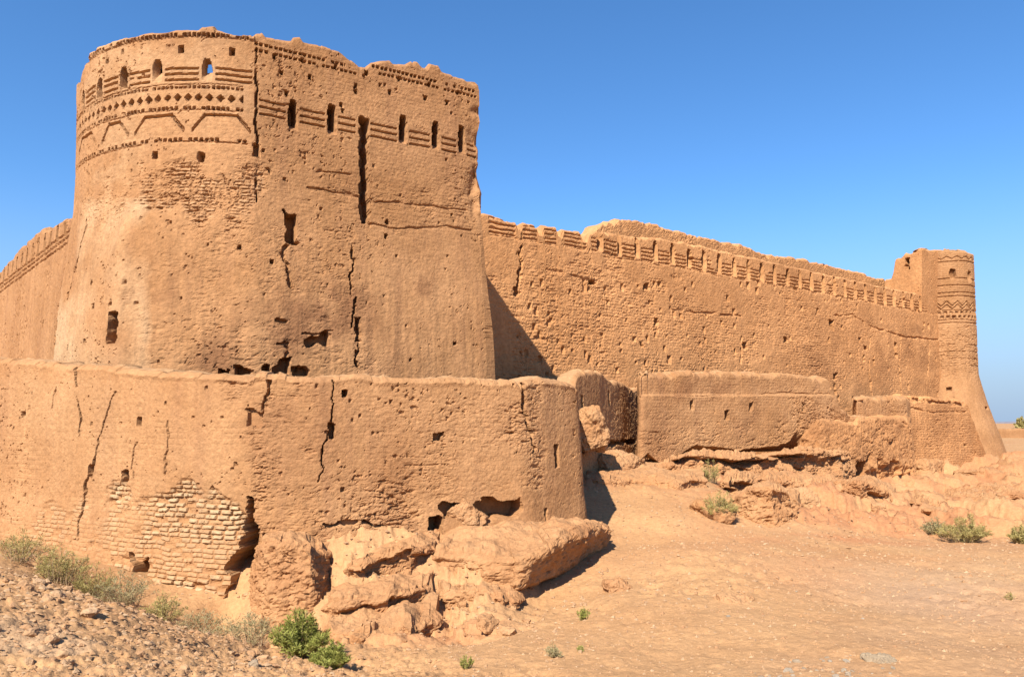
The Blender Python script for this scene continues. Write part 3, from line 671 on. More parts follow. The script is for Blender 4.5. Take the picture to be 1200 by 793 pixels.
bank('earth_outcrop', 'crumbling earth foot just right of the gaping crack, its right side dark',
     [(301, 700, 13.9), (304, 722, 13.0), (328, 724, 12.6), (366, 712, 12.55), (394, 672, 13.7), (397, 650, 14.4)],
     [(285, 644), (303, 636), (330, 634), (360, 640), (376, 645), (392, 640), (400, 640)],
     [(304, 626, 13.9), (340, 622, 14.0), (396, 624, 14.3)], 44, -3.9, lambda S, Z, p: .22 * np.clip(-2.3 - Z, 0, 1.2), er=1.0, amp=.55, rimn=.10, sm=.12, res=.028)
bank('earth_ledge', 'dark-edged earth ledge right of the crumbling foot, under the front wall',
     [(392, 676, 13.7), (402, 690, 12.95), (425, 684, 12.85), (440, 672, 13.15), (470, 664, 13.2), (488, 668, 13.3), (515, 655, 13.9)],
     [(380, 666), (402, 664), (425, 660), (440, 652), (470, 645), (488, 643), (515, 640)],
     [(394, 640, 14.2), (440, 630, 14.4), (515, 628, 14.7)], 45, -3.6, None, er=1.0, amp=.6, rimn=.12, res=.03, lip=.18, sm=.06)
bank('earth_ledge', 'crusty broken step halfway down the earth slope behind the green bush',
     [(376, 722, 12.3), (396, 726, 12.0), (430, 716, 12.15), (455, 718, 12.1), (488, 706, 12.4), (512, 694, 12.9)],
     [(370, 708), (396, 706), (430, 702), (455, 700), (488, 692), (515, 684)],
     [(390, 690, 13.0), (440, 682, 13.1), (508, 672, 13.4)], 47, -4.0, None, er=.9, amp=.6, rimn=.14, res=.03, lip=.13, lipz=.09, sm=.06)
bank('earth_ledge', 'low crusty ledge across the toe of the earth slope',
     [(368, 744, 12.0), (395, 754, 11.35), (430, 757, 11.1), (452, 750, 11.4), (482, 750, 11.25), (500, 738, 11.7), (522, 728, 12.1)],
     [(370, 739), (400, 743), (430, 744), (452, 739), (482, 735), (500, 727), (522, 716)],
     [(385, 718, 12.3), (440, 712, 12.4), (515, 700, 12.8)], 46, -4.2, None, er=.9, amp=.6, rimn=.14, res=.03, lip=.14, lipz=.09, sm=.06)
bank('earth_ledge', 'thin broken ledge at the foot of the big blunt earth block',
     [(505, 706, 13.2), (520, 712, 12.75), (560, 712, 12.5), (590, 716, 12.3), (606, 708, 12.6), (616, 700, 13.0)],
     [(500, 692), (520, 690), (560, 694), (590, 700), (606, 698), (620, 694)],
     [(510, 670, 14.0), (560, 672, 13.7), (612, 680, 13.5)], 48, -4.0, None, er=.9, amp=.6, rimn=.12, res=.03, lip=.22, lipz=.10, sm=.06)
bank('boulder', 'large tan hump of earth on the slope right of the grey bush',
     [(848, 604, 22.0), (856, 618, 20.6), (878, 628, 20.0), (908, 630, 19.8), (932, 616, 20.6), (938, 600, 22.2)],
     [(846, 594), (856, 580), (872, 572), (900, 569), (922, 572), (932, 580), (940, 590)],
     [(862, 578, 23.2), (900, 566, 23.6), (938, 578, 24)], 61, -4.2, lambda S, Z, p: .35 * np.clip(-2.2 - Z, 0, 1.5), er=.8, amp=.8, rimn=.14, lip=.1, sm=.2, cat='boulder')
bank('boulder', 'humped bank below the ruined buttress with a dark arched joint',
     [(976, 590, 27.6), (984, 604, 25.8), (1010, 608, 25.4), (1040, 602, 26.2), (1050, 590, 28)],
     [(974, 582), (984, 572), (1000, 564), (1015, 563), (1034, 570), (1046, 578), (1052, 586)],
     [(985, 568, 29.5), (1015, 558, 30), (1050, 572, 30)], 62, -4.4, lambda S, Z, p: .4 * np.clip(-2.7 - Z, 0, 1.5), er=.8, amp=.7, rimn=.14, lip=.3, lipz=.22, sm=.2, cat='boulder')
bank('earth_outcrop', 'low reddish bank to the right of the humped one, hollowed underneath',
     [(1040, 598, 28.5), (1050, 606, 26.6), (1075, 608, 26.4), (1104, 600, 27.6), (1118, 592, 29)],
     [(1036, 590), (1050, 588), (1075, 588), (1100, 590), (1120, 588)],
     [(1045, 580, 31), (1075, 578, 31), (1115, 580, 32)], 63, -4.4, None, er=1, amp=.8, rimn=.2, lip=.4, lipz=.15, sm=.15)
bank('earth_outcrop', 'long broken ledge with dark hollows behind the dry bushes at the right edge',
     [(1100, 592, 32), (1120, 597, 30), (1150, 599, 29.4), (1180, 595, 30.2), (1215, 598, 29.6), (1240, 590, 31)],
     [(1100, 584), (1130, 580), (1160, 582), (1190, 578), (1230, 582)],
     [(1110, 572, 35), (1160, 570, 35), (1240, 572, 36)], 64, -4.4, None, er=1, amp=.8, rimn=.2, lip=.4, lipz=.15, sm=.15)
bank('earth_outcrop', 'worn step in the slope between the undercut wall and the shaded recess',
     [(672, 566, 23.5), (700, 572, 22.4), (740, 566, 23.2), (790, 572, 22.6), (826, 566, 23.6)],
     [(670, 562), (700, 562), (740, 558), (790, 561), (830, 558)],
     [(680, 550, 26), (740, 548, 26.2), (826, 552, 26)], 65, -3.4, lambda S, Z, p: .5 * np.clip(-1.75 - Z, 0, .8), er=.6, amp=.7, rimn=.10, lip=.10, lipz=.10, sm=.3)
def build_buttress():
    base = thing('ruined_buttress', 'ruined stepped buttress with a crumbling foot between the undercut wall and the far tower', 'buttress', W(1005, 585, 34.5))
    p = Panel([W(1000, 480, 39.5)[:2], W(1004, 480, 36.9)[:2], W(1062, 480, 39.2)[:2], W(1066, 480, 41.5)[:2]], .045, .045, -.6, top_from([(990, 472), (1004, 467), (1014, 464), (1050, 465), (1062, 466), (1070, 470)]),
              lambda S, Z, p: .08 * (1.4 - Z), th=1.6, sm=.35, seed=51, topnoise=.14, zback=-.6)
    plaster(p, .07, .012, np.clip(.3 + .6 * p.fb(.8, 3, 61), 0, 1)); p.D -= (.06 + .2 * np.clip(p.fb(.9, 3, 58), 0, 1)) * np.clip(1 - (p.zt[:, None] - p.Z) / .25, 0, 1) ** 2; p.bricks(p.Z * 0 + .10, .12, .3, .05, .03, .05)
    r = np.array([W(1000, 466, 39.8), W(1062, 465, 41.8)]); t = np.clip((p.P[:, 0] - r[0, 0]) / (r[1, 0] - r[0, 0]), 0, 1)[:, None]
    p.build('upper_block', ADOBE_LOW, base, .06, smooth=False, rimto=r[0] + (r[1] - r[0]) * t)
    def ft(P):
        P.D -= P.area(935, 1070, 540, 600, 16) * (.25 + .25 * P.fb(1.3, 4, 71))
        P.hole(1013, 549, .95, .85, .9, 'hollow', rough=.35); P.hole(1022, 538, .35, .3, .5, None, rough=.3)
        P.crack([(1045, 545), (1042, 575)], .12, .3, None); P.crack([(985, 552), (1000, 556)], .16, .3, None)
        P.stain = np.clip(P.stain + .5 * P.area(950, 1070, 495, 560, 20), 0, .7)
    bank('', '', [(936, 540, 34.0), (938, 540, 32.0), (962, 540, 31.8), (1004, 540, 33.0), (1066, 540, 36.2), (1068, 540, 39)],
         [(925, 524), (938, 512), (950, 500), (960, 491), (975, 494), (1003, 497), (1008, 491), (1030, 489), (1060, 490), (1066, 494), (1075, 500)],
         [(945, 490, 34.5), (1003, 488, 37.2), (1062, 486, 39.4), (1068, 490, 41)], 52, -3.2, lambda S, Z, p: .10 * (.2 - Z), er=.5, mat=ADOBE_FAR, rimn=.08, sm=.35, feats=ft, parent=base, res=.045, amp=.45)
build_buttress()
def build_panel_wall():
    pts = [W(1050, 480, 41.6)[:2], W(1062, 480, 42.0)[:2], W(1156, 480, 46.2)[:2]]
    top = [(1040, 464), (1062, 465), (1100, 467), (1131, 471), (1134, 474), (1138, 490), (1144, 513), (1152, 540), (1160, 556)]
    p = Panel(pts, .05, .05, -3.4, top_from(top), lambda S, Z, p: .10 * (1.5 - Z), th=.7, seed=9, topnoise=.12, zback=-3.4)
    b = W(1100, 540, 43.5)
    base = thing('outer_wall', 'short shaded length of low wall leaning against the flared foot of the far tower', 'fort wall', b)
    plaster(p, .05, .014, np.clip(.3 + .6 * p.fb(.8, 3, 61), 0, 1)); p.bricks(p.Z * 0 + .3, .14, .34, .06, .04, .05)
    p.stain = np.clip(.45 + .5 * p.fb(.5, 4, 65), 0, .8)  # even part paints this face's shade into the colour, noise adds stained patches
    p.crack([(1064, 468), (1090, 471), (1130, 474)], .2, .16, None); p.crack([(1066, 478), (1095, 483), (1132, 483)], .1, .1, None)
    p.hole(1132, 522, .2, .15, .3, 'wall_hole'); p.crack([(1064, 475), (1065, 500), (1066, 545)], .22, .3, 'crack')
    p.build('wall_face', ADOBE_FAR, base, .07, smooth=False)
build_panel_wall()

# ------------------------------------------------------------------ terrain
CTRL = [(0, 793, 5.2), (200, 793, 5.6), (400, 793, 7.0), (600, 793, 7.4), (800, 793, 7.4), (1000, 793, 7.4), (1200, 793, 7.4),
        (-150, 793, 5), (1400, 793, 7.4), (-150, 660, 8.5), (-150, 610, 17), (-400, 600, 20),
        (0, 715, 7.2), (0, 668, 9.2), (60, 690, 8.8), (120, 712, 8.6), (210, 745, 8.5), (300, 774, 8.3), (345, 788, 8.0), (100, 750, 6.8), (200, 770, 6.9),
        (0, 632, 16.4), (50, 640, 15.6), (100, 655, 15.0), (180, 688, 13.9), (250, 716, 13.0), (0, 640, 14), (60, 668, 12), (160, 716, 11.2), (250, 745, 10.8),
        (330, 728, 12.6), (310, 690, 13.2), (345, 640, 13.9), (400, 628, 14.2), (450, 632, 14.4), (490, 640, 14.5), (395, 680, 13.0), (450, 690, 12.9), (400, 735, 11.8), (400, 775, 9.3), (470, 742, 11.6), (520, 718, 12.4), (500, 770, 9.4), (600, 712, 12.6), (600, 750, 9.8),
        (660, 705, 13.0), (700, 672, 14.6), (690, 640, 16.6), (720, 640, 16.8), (755, 622, 18.2), (720, 575, 22), (700, 560, 24.3), (765, 570, 22.5), (780, 548, 26.8),
        (840, 540, 28.6), (700, 700, 12.7), (700, 750, 9.6), (800, 600, 19.5), (800, 650, 15), (850, 700, 12.0), (850, 750, 9.3),
        (850, 565, 25.0), (905, 548, 29.5), (870, 612, 19.5), (930, 600, 22.5), (950, 560, 29), (1000, 590, 25.5), (1000, 575, 31), (1000, 640, 17.5), (1000, 700, 12.2), (1000, 750, 9.3),
        (1060, 600, 26), (1060, 570, 35), (1110, 556, 40), (1150, 550, 43.2), (1180, 533, 47.6), (1230, 533, 47.6), (1200, 548, 41), (1110, 610, 25), (1200, 605, 25.5), (1150, 580, 31), (1200, 650, 17), (1200, 700, 12.2),
        (1200, 750, 9.3), (1400, 600, 27), (1400, 680, 14), (1400, 545, 48), (1500, 520, 70)]
XYZ = [tuple(W(*c)) for c in CTRL]
XYZ += [(-4, 24, -2.2), (-9, 20, -2.3), (-16, 26, -2.0), (3, 26, -1.7), (0, 20, -2.2), (8, 32, -1.7), (16, 38, -1.9), (26, 46, -2.1), (0, 40, -2), (0, 60, -2), (-20, 40, -2), (32, 56, -2.0), (45, 60, -2.4), (60, 80, -2.6),
        (0, 3, -1.75), (-3, 2, -1.72), (4, 3, -2.1), (0, 0, -1.65), (0, -8, -1.7), (-10, 0, -1.5), (10, 0, -2.2), (18, 6, -2.4), (-20, 10, -1.6), (-40, 30, -2), (0, -40, -2), (40, 0, -2.5), (30, 20, -2.8), (-30, -20, -2)]
XYZ = np.array(XYZ)
def _tps():
    P = XYZ[:, :2]; n = len(P)
    def U(r2): return .5 * r2 * np.log(r2 + 1e-9)
    K = U(((P[:, None] - P[None]) ** 2).sum(-1)) + np.eye(n) * .02
    A = np.zeros((n + 3, n + 3)); A[:n, :n] = K; A[:n, n] = 1; A[:n, n + 1:] = P; A[n, :n] = 1; A[n + 1:, :n] = P.T
    w = np.linalg.solve(A, np.r_[XYZ[:, 2], 0, 0, 0]); return P, w, U
TP, TW, TU = _tps()
def ground(x, y, detail=True):
    x = np.asarray(x, float); y = np.asarray(y, float); shp = x.shape; x = x.ravel(); y = y.ravel()
    z = np.empty(len(x))
    for k in range(0, len(x), 20000):
        a, b = x[k:k + 20000], y[k:k + 20000]; q = np.c_[a, b]
        r2 = ((q[:, None] - TP[None]) ** 2).sum(-1); z[k:k + 20000] = TU(r2) @ TW[:-3] + TW[-3] + q @ TW[-2:]
    r = np.hypot(x, y); t = sstep(55, 95, r); z = np.clip(z, -6, 1.5) * (1 - t) + (-2.5) * t
    px = CX + F * x / np.maximum(y, .5)
    if detail:
        q = np.c_[x, y, x * 0]
        rub = rubble(x, y); rk = rocky(x, y)
        fade = 1 - sstep(60, 200, r)
        z += fade * (.06 * fbm(q, .45, 3, 301) + .030 * fbm(q, 1.5, 5, 302, .6) + .010 * fbm(q, 8, 4, 303, .68) - .08 * sstep(.05, .45, fbm(q, .5, 3, 311)) * np.abs(fbm(q, 2.6, 4, 312, .62)))
        z += rub * (.05 * fbm(q, 1.6, 4, 304) - .055 * np.abs(fbm(q, 4.0, 4, 305, .62)) + .020 * fbm(q, 14, 3, 306, .7))
        led = fbm(q, .55, 4, 307); st = led * 3.2; fr = st - np.floor(st)
        z += rk * (.36 * (np.floor(st) + sstep(.70, .86, fr)) / 3.2 * 1.6 + .16 * np.abs(fbm(q, 2.0, 4, 308, .62)) + .05 * fbm(q, 7, 4, 309, .65))
        # rain gullies down the sandy slope
        for bx, by, br, bh in APRON: z += bh * np.exp(-((x - bx) ** 2 + (y - by) ** 2) / (br * br))
        z += fade * (1 - rub) * .07 * fbm(q, .33, 3, 313) 
        z -= fade * (1 - rub) * .012 * np.clip(1 - np.abs(fbm(q, .7, 3, 310, stretch=(1.4, .5, 1))) * 6, 0, 1)
    return z.reshape(shp)
APRON = [(*W(px, 0, Y)[:2], r_, h_) for px, Y, r_, h_ in ((268, 13.25, .38, -.45), (255, 12.7, .35, -.25), (318, 12.7, .4, .18), (330, 12.4, .5, .22), (370, 12.4, .5, .22), (402, 12.6, .4, .2), (440, 12.7, .5, .2), (400, 11.2, .5, .14), (445, 11.1, .5, .14), (485, 11.4, .4, .12),
         (520, 13.4, .5, .15), (560, 13.0, .4, .10), (690, 24.0, 1.0, .3), (745, 26.0, .8, .2), (900, 21.0, 1.0, .12), (1008, 27.0, 1.2, .1),
         (1000, 33.5, 1.6, .2), (1050, 35.5, 1.6, .3), (1085, 37.5, 1.3, .2), (1150, 43, 3, .3))]
def rubble(x, y): # broken brick mound, left of the viewer
    m = sstep(.2, -1.0, x + .25 * (y - 8)) * sstep(11.5, 9.5, y) * sstep(2, 4, y); return m
def rocky(x, y):
    px = CX + F * x / np.maximum(y, .5)
    a = sstep(820, 860, px) * sstep(19.5, 22, y) * sstep(50, 46, y) * sstep(1400, 1260, px)
    b = sstep(290, 320, px) * sstep(640, 540, px) * sstep(10.2, 11.6, y) * sstep(17, 16, y)
    c = sstep(660, 690, px) * sstep(780, 750, px) * sstep(21, 23, y) * sstep(29, 27, y) * .6
    return np.clip(a + b * .8 + c, 0, 1)
def build_ground():
    dense = np.radians(np.linspace(-44, 44, 820)); coarse = np.radians(np.linspace(44, 316, 70))[1:-1]
    ang = np.r_[dense, coarse]
    rad = np.r_[np.geomspace(.6, 3.0, 12)[:-1], np.geomspace(3.0, 12, 230)[:-1], np.geomspace(12, 62, 250)[:-1], np.geomspace(62, 6000, 40)]
    A, R = np.meshgrid(ang, rad, indexing='ij'); X, Y = R * np.sin(A), R * np.cos(A)
    Z = ground(X, Y); na, nr = X.shape
    far = sstep(300, 3000, R); Z = Z - far * 1.5
    V = np.stack([X, Y, Z], -1).reshape(-1, 3); idx = np.arange(na * nr).reshape(na, nr); nx = np.roll(idx, -1, 0)
    q = np.stack([idx[:, :-1], nx[:, :-1], nx[:, 1:], idx[:, 1:]], -1).reshape(-1, 4)[:, ::-1]
    V = np.r_[V, [[0, 0, Z[:, 0].mean()]]]; c = len(V) - 1
    px = CX + F * X / np.maximum(Y, .5)
    q3 = np.stack([X, Y, Z * 0], -1).reshape(-1, 3)
    n1 = fbm(q3, .25, 4, 320).reshape(X.shape); n2 = fbm(q3, .8, 4, 321).reshape(X.shape)
    red = np.clip(.8 * np.exp(-(((px - 960) / 130) ** 2 + ((Y - 20) / 5) ** 2)) * (.8 + .8 * n2) + .25 * np.clip(n1, 0, 1) + rocky(X, Y) * np.clip(.42 + .7 * n2, .08, .75), 0, .8)
    pale = np.clip(.7 * np.exp(-(((px - 1080) / 130) ** 2 + ((Y - 14.5) / 4) ** 2)) * (.7 + .8 * n1) + .45 * np.clip(n1 + .1, 0, 1) * sstep(14, 9, Y) + .5 * sstep(.2, .6, n2) * sstep(8, 6, Y), 0, 1)
    pale *= 1 - rocky(X, Y)
    o = raw_mesh('ground', V, q, SOIL, None, {'tint': np.r_[pale.ravel(), 0], 'stain': np.r_[red.ravel(), 0]}, ngons=[[c, idx[i, 0], idx[(i + 1) % na, 0]] for i in range(na)])
    tag(o, 'sandy reddish ground sloping down from the fort walls', None, None, 'structure')
build_ground()

# ------------------------------------------------------------------ rocks
def rock_verts(n, size, seed, sq=.35, strata=.0, rough=.12, skew=(0, 0), overhang=0.0, cuts=12):
    """rounded block: superellipsoid cage + layered erosion. returns verts (about origin) and quads"""
    V = []
    lin = np.tan(np.linspace(-math.pi / 4, math.pi / 4, n))
    faces = []
    for ax in range(3):
        for sgn in (-1, 1):
            a, b = np.meshgrid(lin, lin, indexing='ij'); P = np.zeros((n, n, 3)); P[..., ax] = sgn; P[..., (ax + 1) % 3] = a if sgn > 0 else b; P[..., (ax + 2) % 3] = b if sgn > 0 else a
            idx = np.arange(n * n).reshape(n, n) + len(V) * n * n
            V.append(P.reshape(-1, 3)); faces.append(np.stack([idx[:-1, :-1], idx[1:, :-1], idx[1:, 1:], idx[:-1, 1:]], -1).reshape(-1, 4))
    V = np.concatenate(V); Q = np.concatenate(faces)
    k, inv = np.unique(np.round(V, 6), axis=0, return_inverse=True); V = k; Q = inv.ravel()[Q]
    d = V / np.linalg.norm(V, axis=1)[:, None]
    e = 2 / sq
    r = (np.abs(d) ** e).sum(1) ** (-1 / e)
    P = d * r[:, None]
    sc = np.array(size) / 2; P = P * sc
    m = min(size)
    nrm = d / sc; nrm /= np.linalg.norm(nrm, axis=1)[:, None]
    rg = np.random.default_rng(seed)
    for k in range(cuts):   # broken faces
        nv_ = rg.normal(0, 1, 3); nv_ /= np.linalg.norm(nv_); sup = (P @ nv_).max(); lim = sup * rg.uniform(.62, .9)
        ov = np.maximum(0, P @ nv_ - lim - .05 * m * fbm(P, 2 / m, 3, seed + 60 + k)); P = P - ov[:, None] * nv_
    disp = rough * m * (.5 * fbm(P, 1.3 / m, 4, seed) + .35 * fbm(P, 5 / m, 5, seed + 3, .65) - .25 * np.abs(fbm(P, 3 / m, 3, seed + 4)))
    if strata:
        zz = P[:, 2] + .12 * m * fbm(P, .8 / m, 3, seed + 5); ph = zz / (m * .22)
        fr = ph - np.floor(ph); hsh = _hash(np.floor(ph).astype(np.int64), np.zeros(len(ph), np.int64), np.zeros(len(ph), np.int64), seed)
        disp = disp + strata * m * ((hsh - .5) * .9 - .4 * np.clip(1 - np.minimum(fr, 1 - fr) / .16, 0, 1) * np.clip(.5 + 2 * fbm(P, 1.5 / m, 2, seed + 6), 0, 1)) * (1 - np.abs(nrm[:, 2])) ** .5
    P = P + nrm * disp[:, None]
    P[:, 0] += skew[0] * P[:, 2]; P[:, 1] += skew[1] * P[:, 2]
    if overhang: 
        t = np.clip(-P[:, 2] / sc[2], 0, 1); P[:, :2] *= (1 - overhang * t)[:, None]
    return P, Q
def rot(P, rz=0, rx=0, ry=0):
    c, s = math.cos(rx), math.sin(rx); P = P @ np.array([[1, 0, 0], [0, c, s], [0, -s, c]])
    c, s = math.cos(ry), math.sin(ry); P = P @ np.array([[c, 0, -s], [0, 1, 0], [s, 0, c]])
    c, s = math.cos(rz), math.sin(rz); return P @ np.array([[c, s, 0], [-s, c, 0], [0, 0, 1]])
def rock(name, label, cat, px, py, Y, size, seed, rz=0, rx=0, ry=0, n=60, mat=None, group=None, parent=None, **kw):
    P, Q = rock_verts(n, size, seed, **kw); P = rot(P, rz, rx, ry); c = W(px, py, Y)
    q = P + c; t = np.clip(.15 + .45 * fbm(q, 1.2, 3, seed + 9), 0, .6); s = np.clip(.35 * fbm(q, .9, 3, seed + 10), 0, .6)
    o = raw_mesh(name, q, Q, mat or ROCK, parent, {'tint': t, 'stain': s}, loc=None if parent is not None else (c[0], c[1], c[2] + E))
    if parent is None: tag(o, label, cat, group)
    return o
R = math.radians
_rr = random.Random(77)
for k in range(46):
    px_ = _rr.uniform(770, 1195); Y_ = 19.5 + (px_ - 770) / 425 * 9 + _rr.uniform(-1.5, 9.5); x_ = (px_ - CX) / F * Y_; s_ = .18 + .75 * _rr.random() ** 2.2
    zz_ = float(ground(np.array([x_]), np.array([Y_]))[0]); py_ = HY - (zz_ + s_ * .12) / Y_ * F
    if 752 < px_ < 1010 and Y_ > 27.2 + (px_ - 752) / 258 * 4: continue
    if px_ > 1000 and Y_ > 33: continue
    rock('clod', 'fallen lump of earth on the broken slope below the far walls', 'rock', px_, py_, Y_, (s_ * _rr.uniform(.9, 1.8), s_, s_ * _rr.uniform(.4, .8)), 900 + k, rz=_rr.uniform(-.5, .8), n=26, sq=_rr.uniform(.25, .5), rough=.22, group='fallen earth lumps below the far walls')
for k in range(26):
    px_ = _rr.uniform(300, 640); Y_ = _rr.uniform(10.9, 13.2); x_ = (px_ - CX) / F * Y_; s_ = .06 + .22 * _rr.random() ** 2
    zz_ = float(ground(np.array([x_]), np.array([Y_]))[0]); py_ = HY - (zz_ + s_ * .15) / Y_ * F
    rock('clod', 'small broken clod on the earth slope under the front wall', 'rock', px_, py_, Y_, (s_ * _rr.uniform(.9, 1.6), s_, s_ * _rr.uniform(.5, .8)), 960 + k, rz=_rr.uniform(-.5, .8), n=20, sq=_rr.uniform(.25, .5), rough=.22, group='clods under the front wall')
rock('earth_ledge', 'pale crumbly cone of earth in the undercut of the front outer wall', 'rock', 546, 606, 15.0, (.85, .8, .75), 13, n=60, sq=.9, rough=.2)
rock('earth_lump', 'lit rounded lump leaning on the wall in the shaded recess', 'rock', 696, 510, 24.0, (1.15, 1.0, 1.9), 17, n=70, sq=.5, rough=.2)
rock('earth_outcrop', 'shaded broken ledge at the back of the recess', 'rock', 722, 541, 26.6, (2.6, 1.8, .8), 18, rz=R(50), n=80, sq=.4, strata=.08, rough=.2)
rock('boulder', 'smaller reddish boulder just behind the large tan one', 'boulder', 938, 588, 23.6, (1.0, 1.0, .9), 22, n=60, sq=.4, rough=.2)
rock('earth_outcrop', 'small eroded mound with a dark burrow below the leaning length of wall', 'rock', 1084, 552, 38.5, (1.9, 1.6, 1.3), 25, rz=R(25), n=60, sq=.4, rough=.2)
rock('earth_outcrop', 'long low ledge in front of the far tower foot', 'rock', 1165, 557, 40, (4.4, 2.2, .6), 26, rz=R(20), n=80, sq=.4, strata=.08, rough=.25)
rock('earth_outcrop', 'low ledge with dark hollows at the right edge behind the dry bushes', 'rock', 1160, 592, 29, (2.6, 1.4, .55), 27, rz=R(5), n=80, sq=.4, strata=.08, rough=.28)
rock('earth_ledge', 'short eroded scarp in the sandy slope at the middle right', 'rock', 858, 712, 12.0, (.7, 1.3, .42), 28, rz=R(-24), rx=R(-16), n=70, sq=.35, rough=.25)
rock('earth_ledge', 'small dark-sided earth nub on the slope right of the big blunt block', 'rock', 722, 690, 13.2, (.5, .45, .35), 29, rz=R(30), n=40, sq=.4, rough=.25)
rock('earth_ledge', 'grey jagged rock rib at the bottom edge', 'rock', 1035, 780, 8.0, (.5, .3, .2), 30, rz=R(-25), n=60, sq=.4, rough=.3, strata=.1, mat=PALE)
rock('earth_ledge', 'gravelly hump at the bottom edge left of the jagged rib', 'rock', 965, 806, 7.6, (1.3, .8, .35), 31, n=90, sq=.7, rough=.25, mat=STONE)

# stones on the rubble mound
def stone_mesh(seed, mat):
    r = random.Random(seed); P, Q = rock_verts(7, (1, r.uniform(.6, .95), r.uniform(.4, .75)), seed, sq=r.uniform(.35, .8), rough=.22)
    P[:, 2] -= E
    o = raw_mesh('stone', P, Q, mat, None, {'tint': np.full(len(P), r.uniform(0, .8)), 'stain': np.full(len(P), r.uniform(0, .3))}, smooth=False)
    return o
protos = [stone_mesh(500 + k, STONE) for k in range(9)] + [stone_mesh(600 + k, PALE) for k in range(3)]
used = [False] * len(protos)
def put_stone(px, Y, size, kind, label, group, cat='stone', sink=.25):
    x, y = (px - CX) / F * Y, Y
    z = float(ground(np.array([x]), np.array([y]))[0])
    k = kind
    if used[k]: o = protos[k].copy(); COL.objects.link(o)
    else: o = protos[k]; used[k] = True
    o.location = (x, y, z + E + size * (.3 - sink)); o.scale = (size,) * 3
    o.rotation_euler = (random.uniform(-.3, .3), random.uniform(-.3, .3), random.uniform(0, 6.28))
    return tag(o, label, cat, group)
r = random.Random(3)
for i in range(150):
    px = r.triangular(-40, 400, 60); Y = r.uniform(5.6, 9.6)
    if px > 330 * (Y / 8): continue
    put_stone(px, Y, .04 + .13 * r.random() ** 3, r.randrange(9), 'broken brick or stone lying on the rubble mound at lower left', 'stones on the rubble mound')
put_stone(105, 7.7, .2, 4, 'largest angular stone on the rubble mound', None, sink=.1)
put_stone(297, 8.3, .17, 10, 'whitish stone at the edge of the rubble beside the green bush', None, sink=.1)
for i in range(48):
    put_stone(r.gauss(965, 45), r.uniform(7.2, 8.3), .025 + .07 * r.random() ** 2, 9 + r.randrange(3), 'pale pebble scattered on the gravelly hump at the bottom edge', 'pale pebbles by the jagged rib', 'stone')
for i in range(92):
    put_stone(r.uniform(430, 1220), 7.5 + 11 * r.random() ** 1.5, .02 + .06 * r.random() ** 2, r.randrange(12), 'small stone lying on the bare sandy slope', 'small stones on the sandy slope', 'stone')
# fine gravel: uncountable
def gravel():
    n = 19000; g = np.random.default_rng(5)
    Y = g.uniform(5.2, 22, n) ** 1.0; px = g.uniform(-60, 1260, n)
    left = np.arange(n) < 4200
    Y[left] = g.uniform(5.2, 10, left.sum()); px[left] = g.uniform(-60, 430, left.sum())
    x = (px - CX) / F * Y; z = ground(x, Y); s = (.008 + .022 * g.random(n) ** 2.5) * np.where(left, 1.5, 1.1) * np.clip(Y / 9, .7, 1.6)
    oc = np.array([[1, 0, 0], [0, 1, 0], [-1, 0, 0], [0, -1, 0], [0, 0, .7], [0, 0, -.7]]); tf = np.array([[0, 1, 4], [1, 2, 4], [2, 3, 4], [3, 0, 4], [1, 0, 5], [2, 1, 5], [3, 2, 5], [0, 3, 5]])
    V = (oc[None] * s[:, None, None] * (1 + .5 * g.standard_normal((n, 6, 1)).clip(-1, 1)) + np.stack([x, Y, z], -1)[:, None]).reshape(-1, 3)
    Q = (tf[None] + 6 * np.arange(n)[:, None, None]).reshape(-1, 3)
    o = raw_mesh('gravel', V, Q, STONE, None, {'tint': np.repeat(g.random(n) * .9, 6), 'stain': np.repeat(g.random(n) * .5, 6)}, smooth=False)
    tag(o, 'fine gravel and brick crumbs strewn over the ground', 'gravel', None, 'stuff')
gravel()

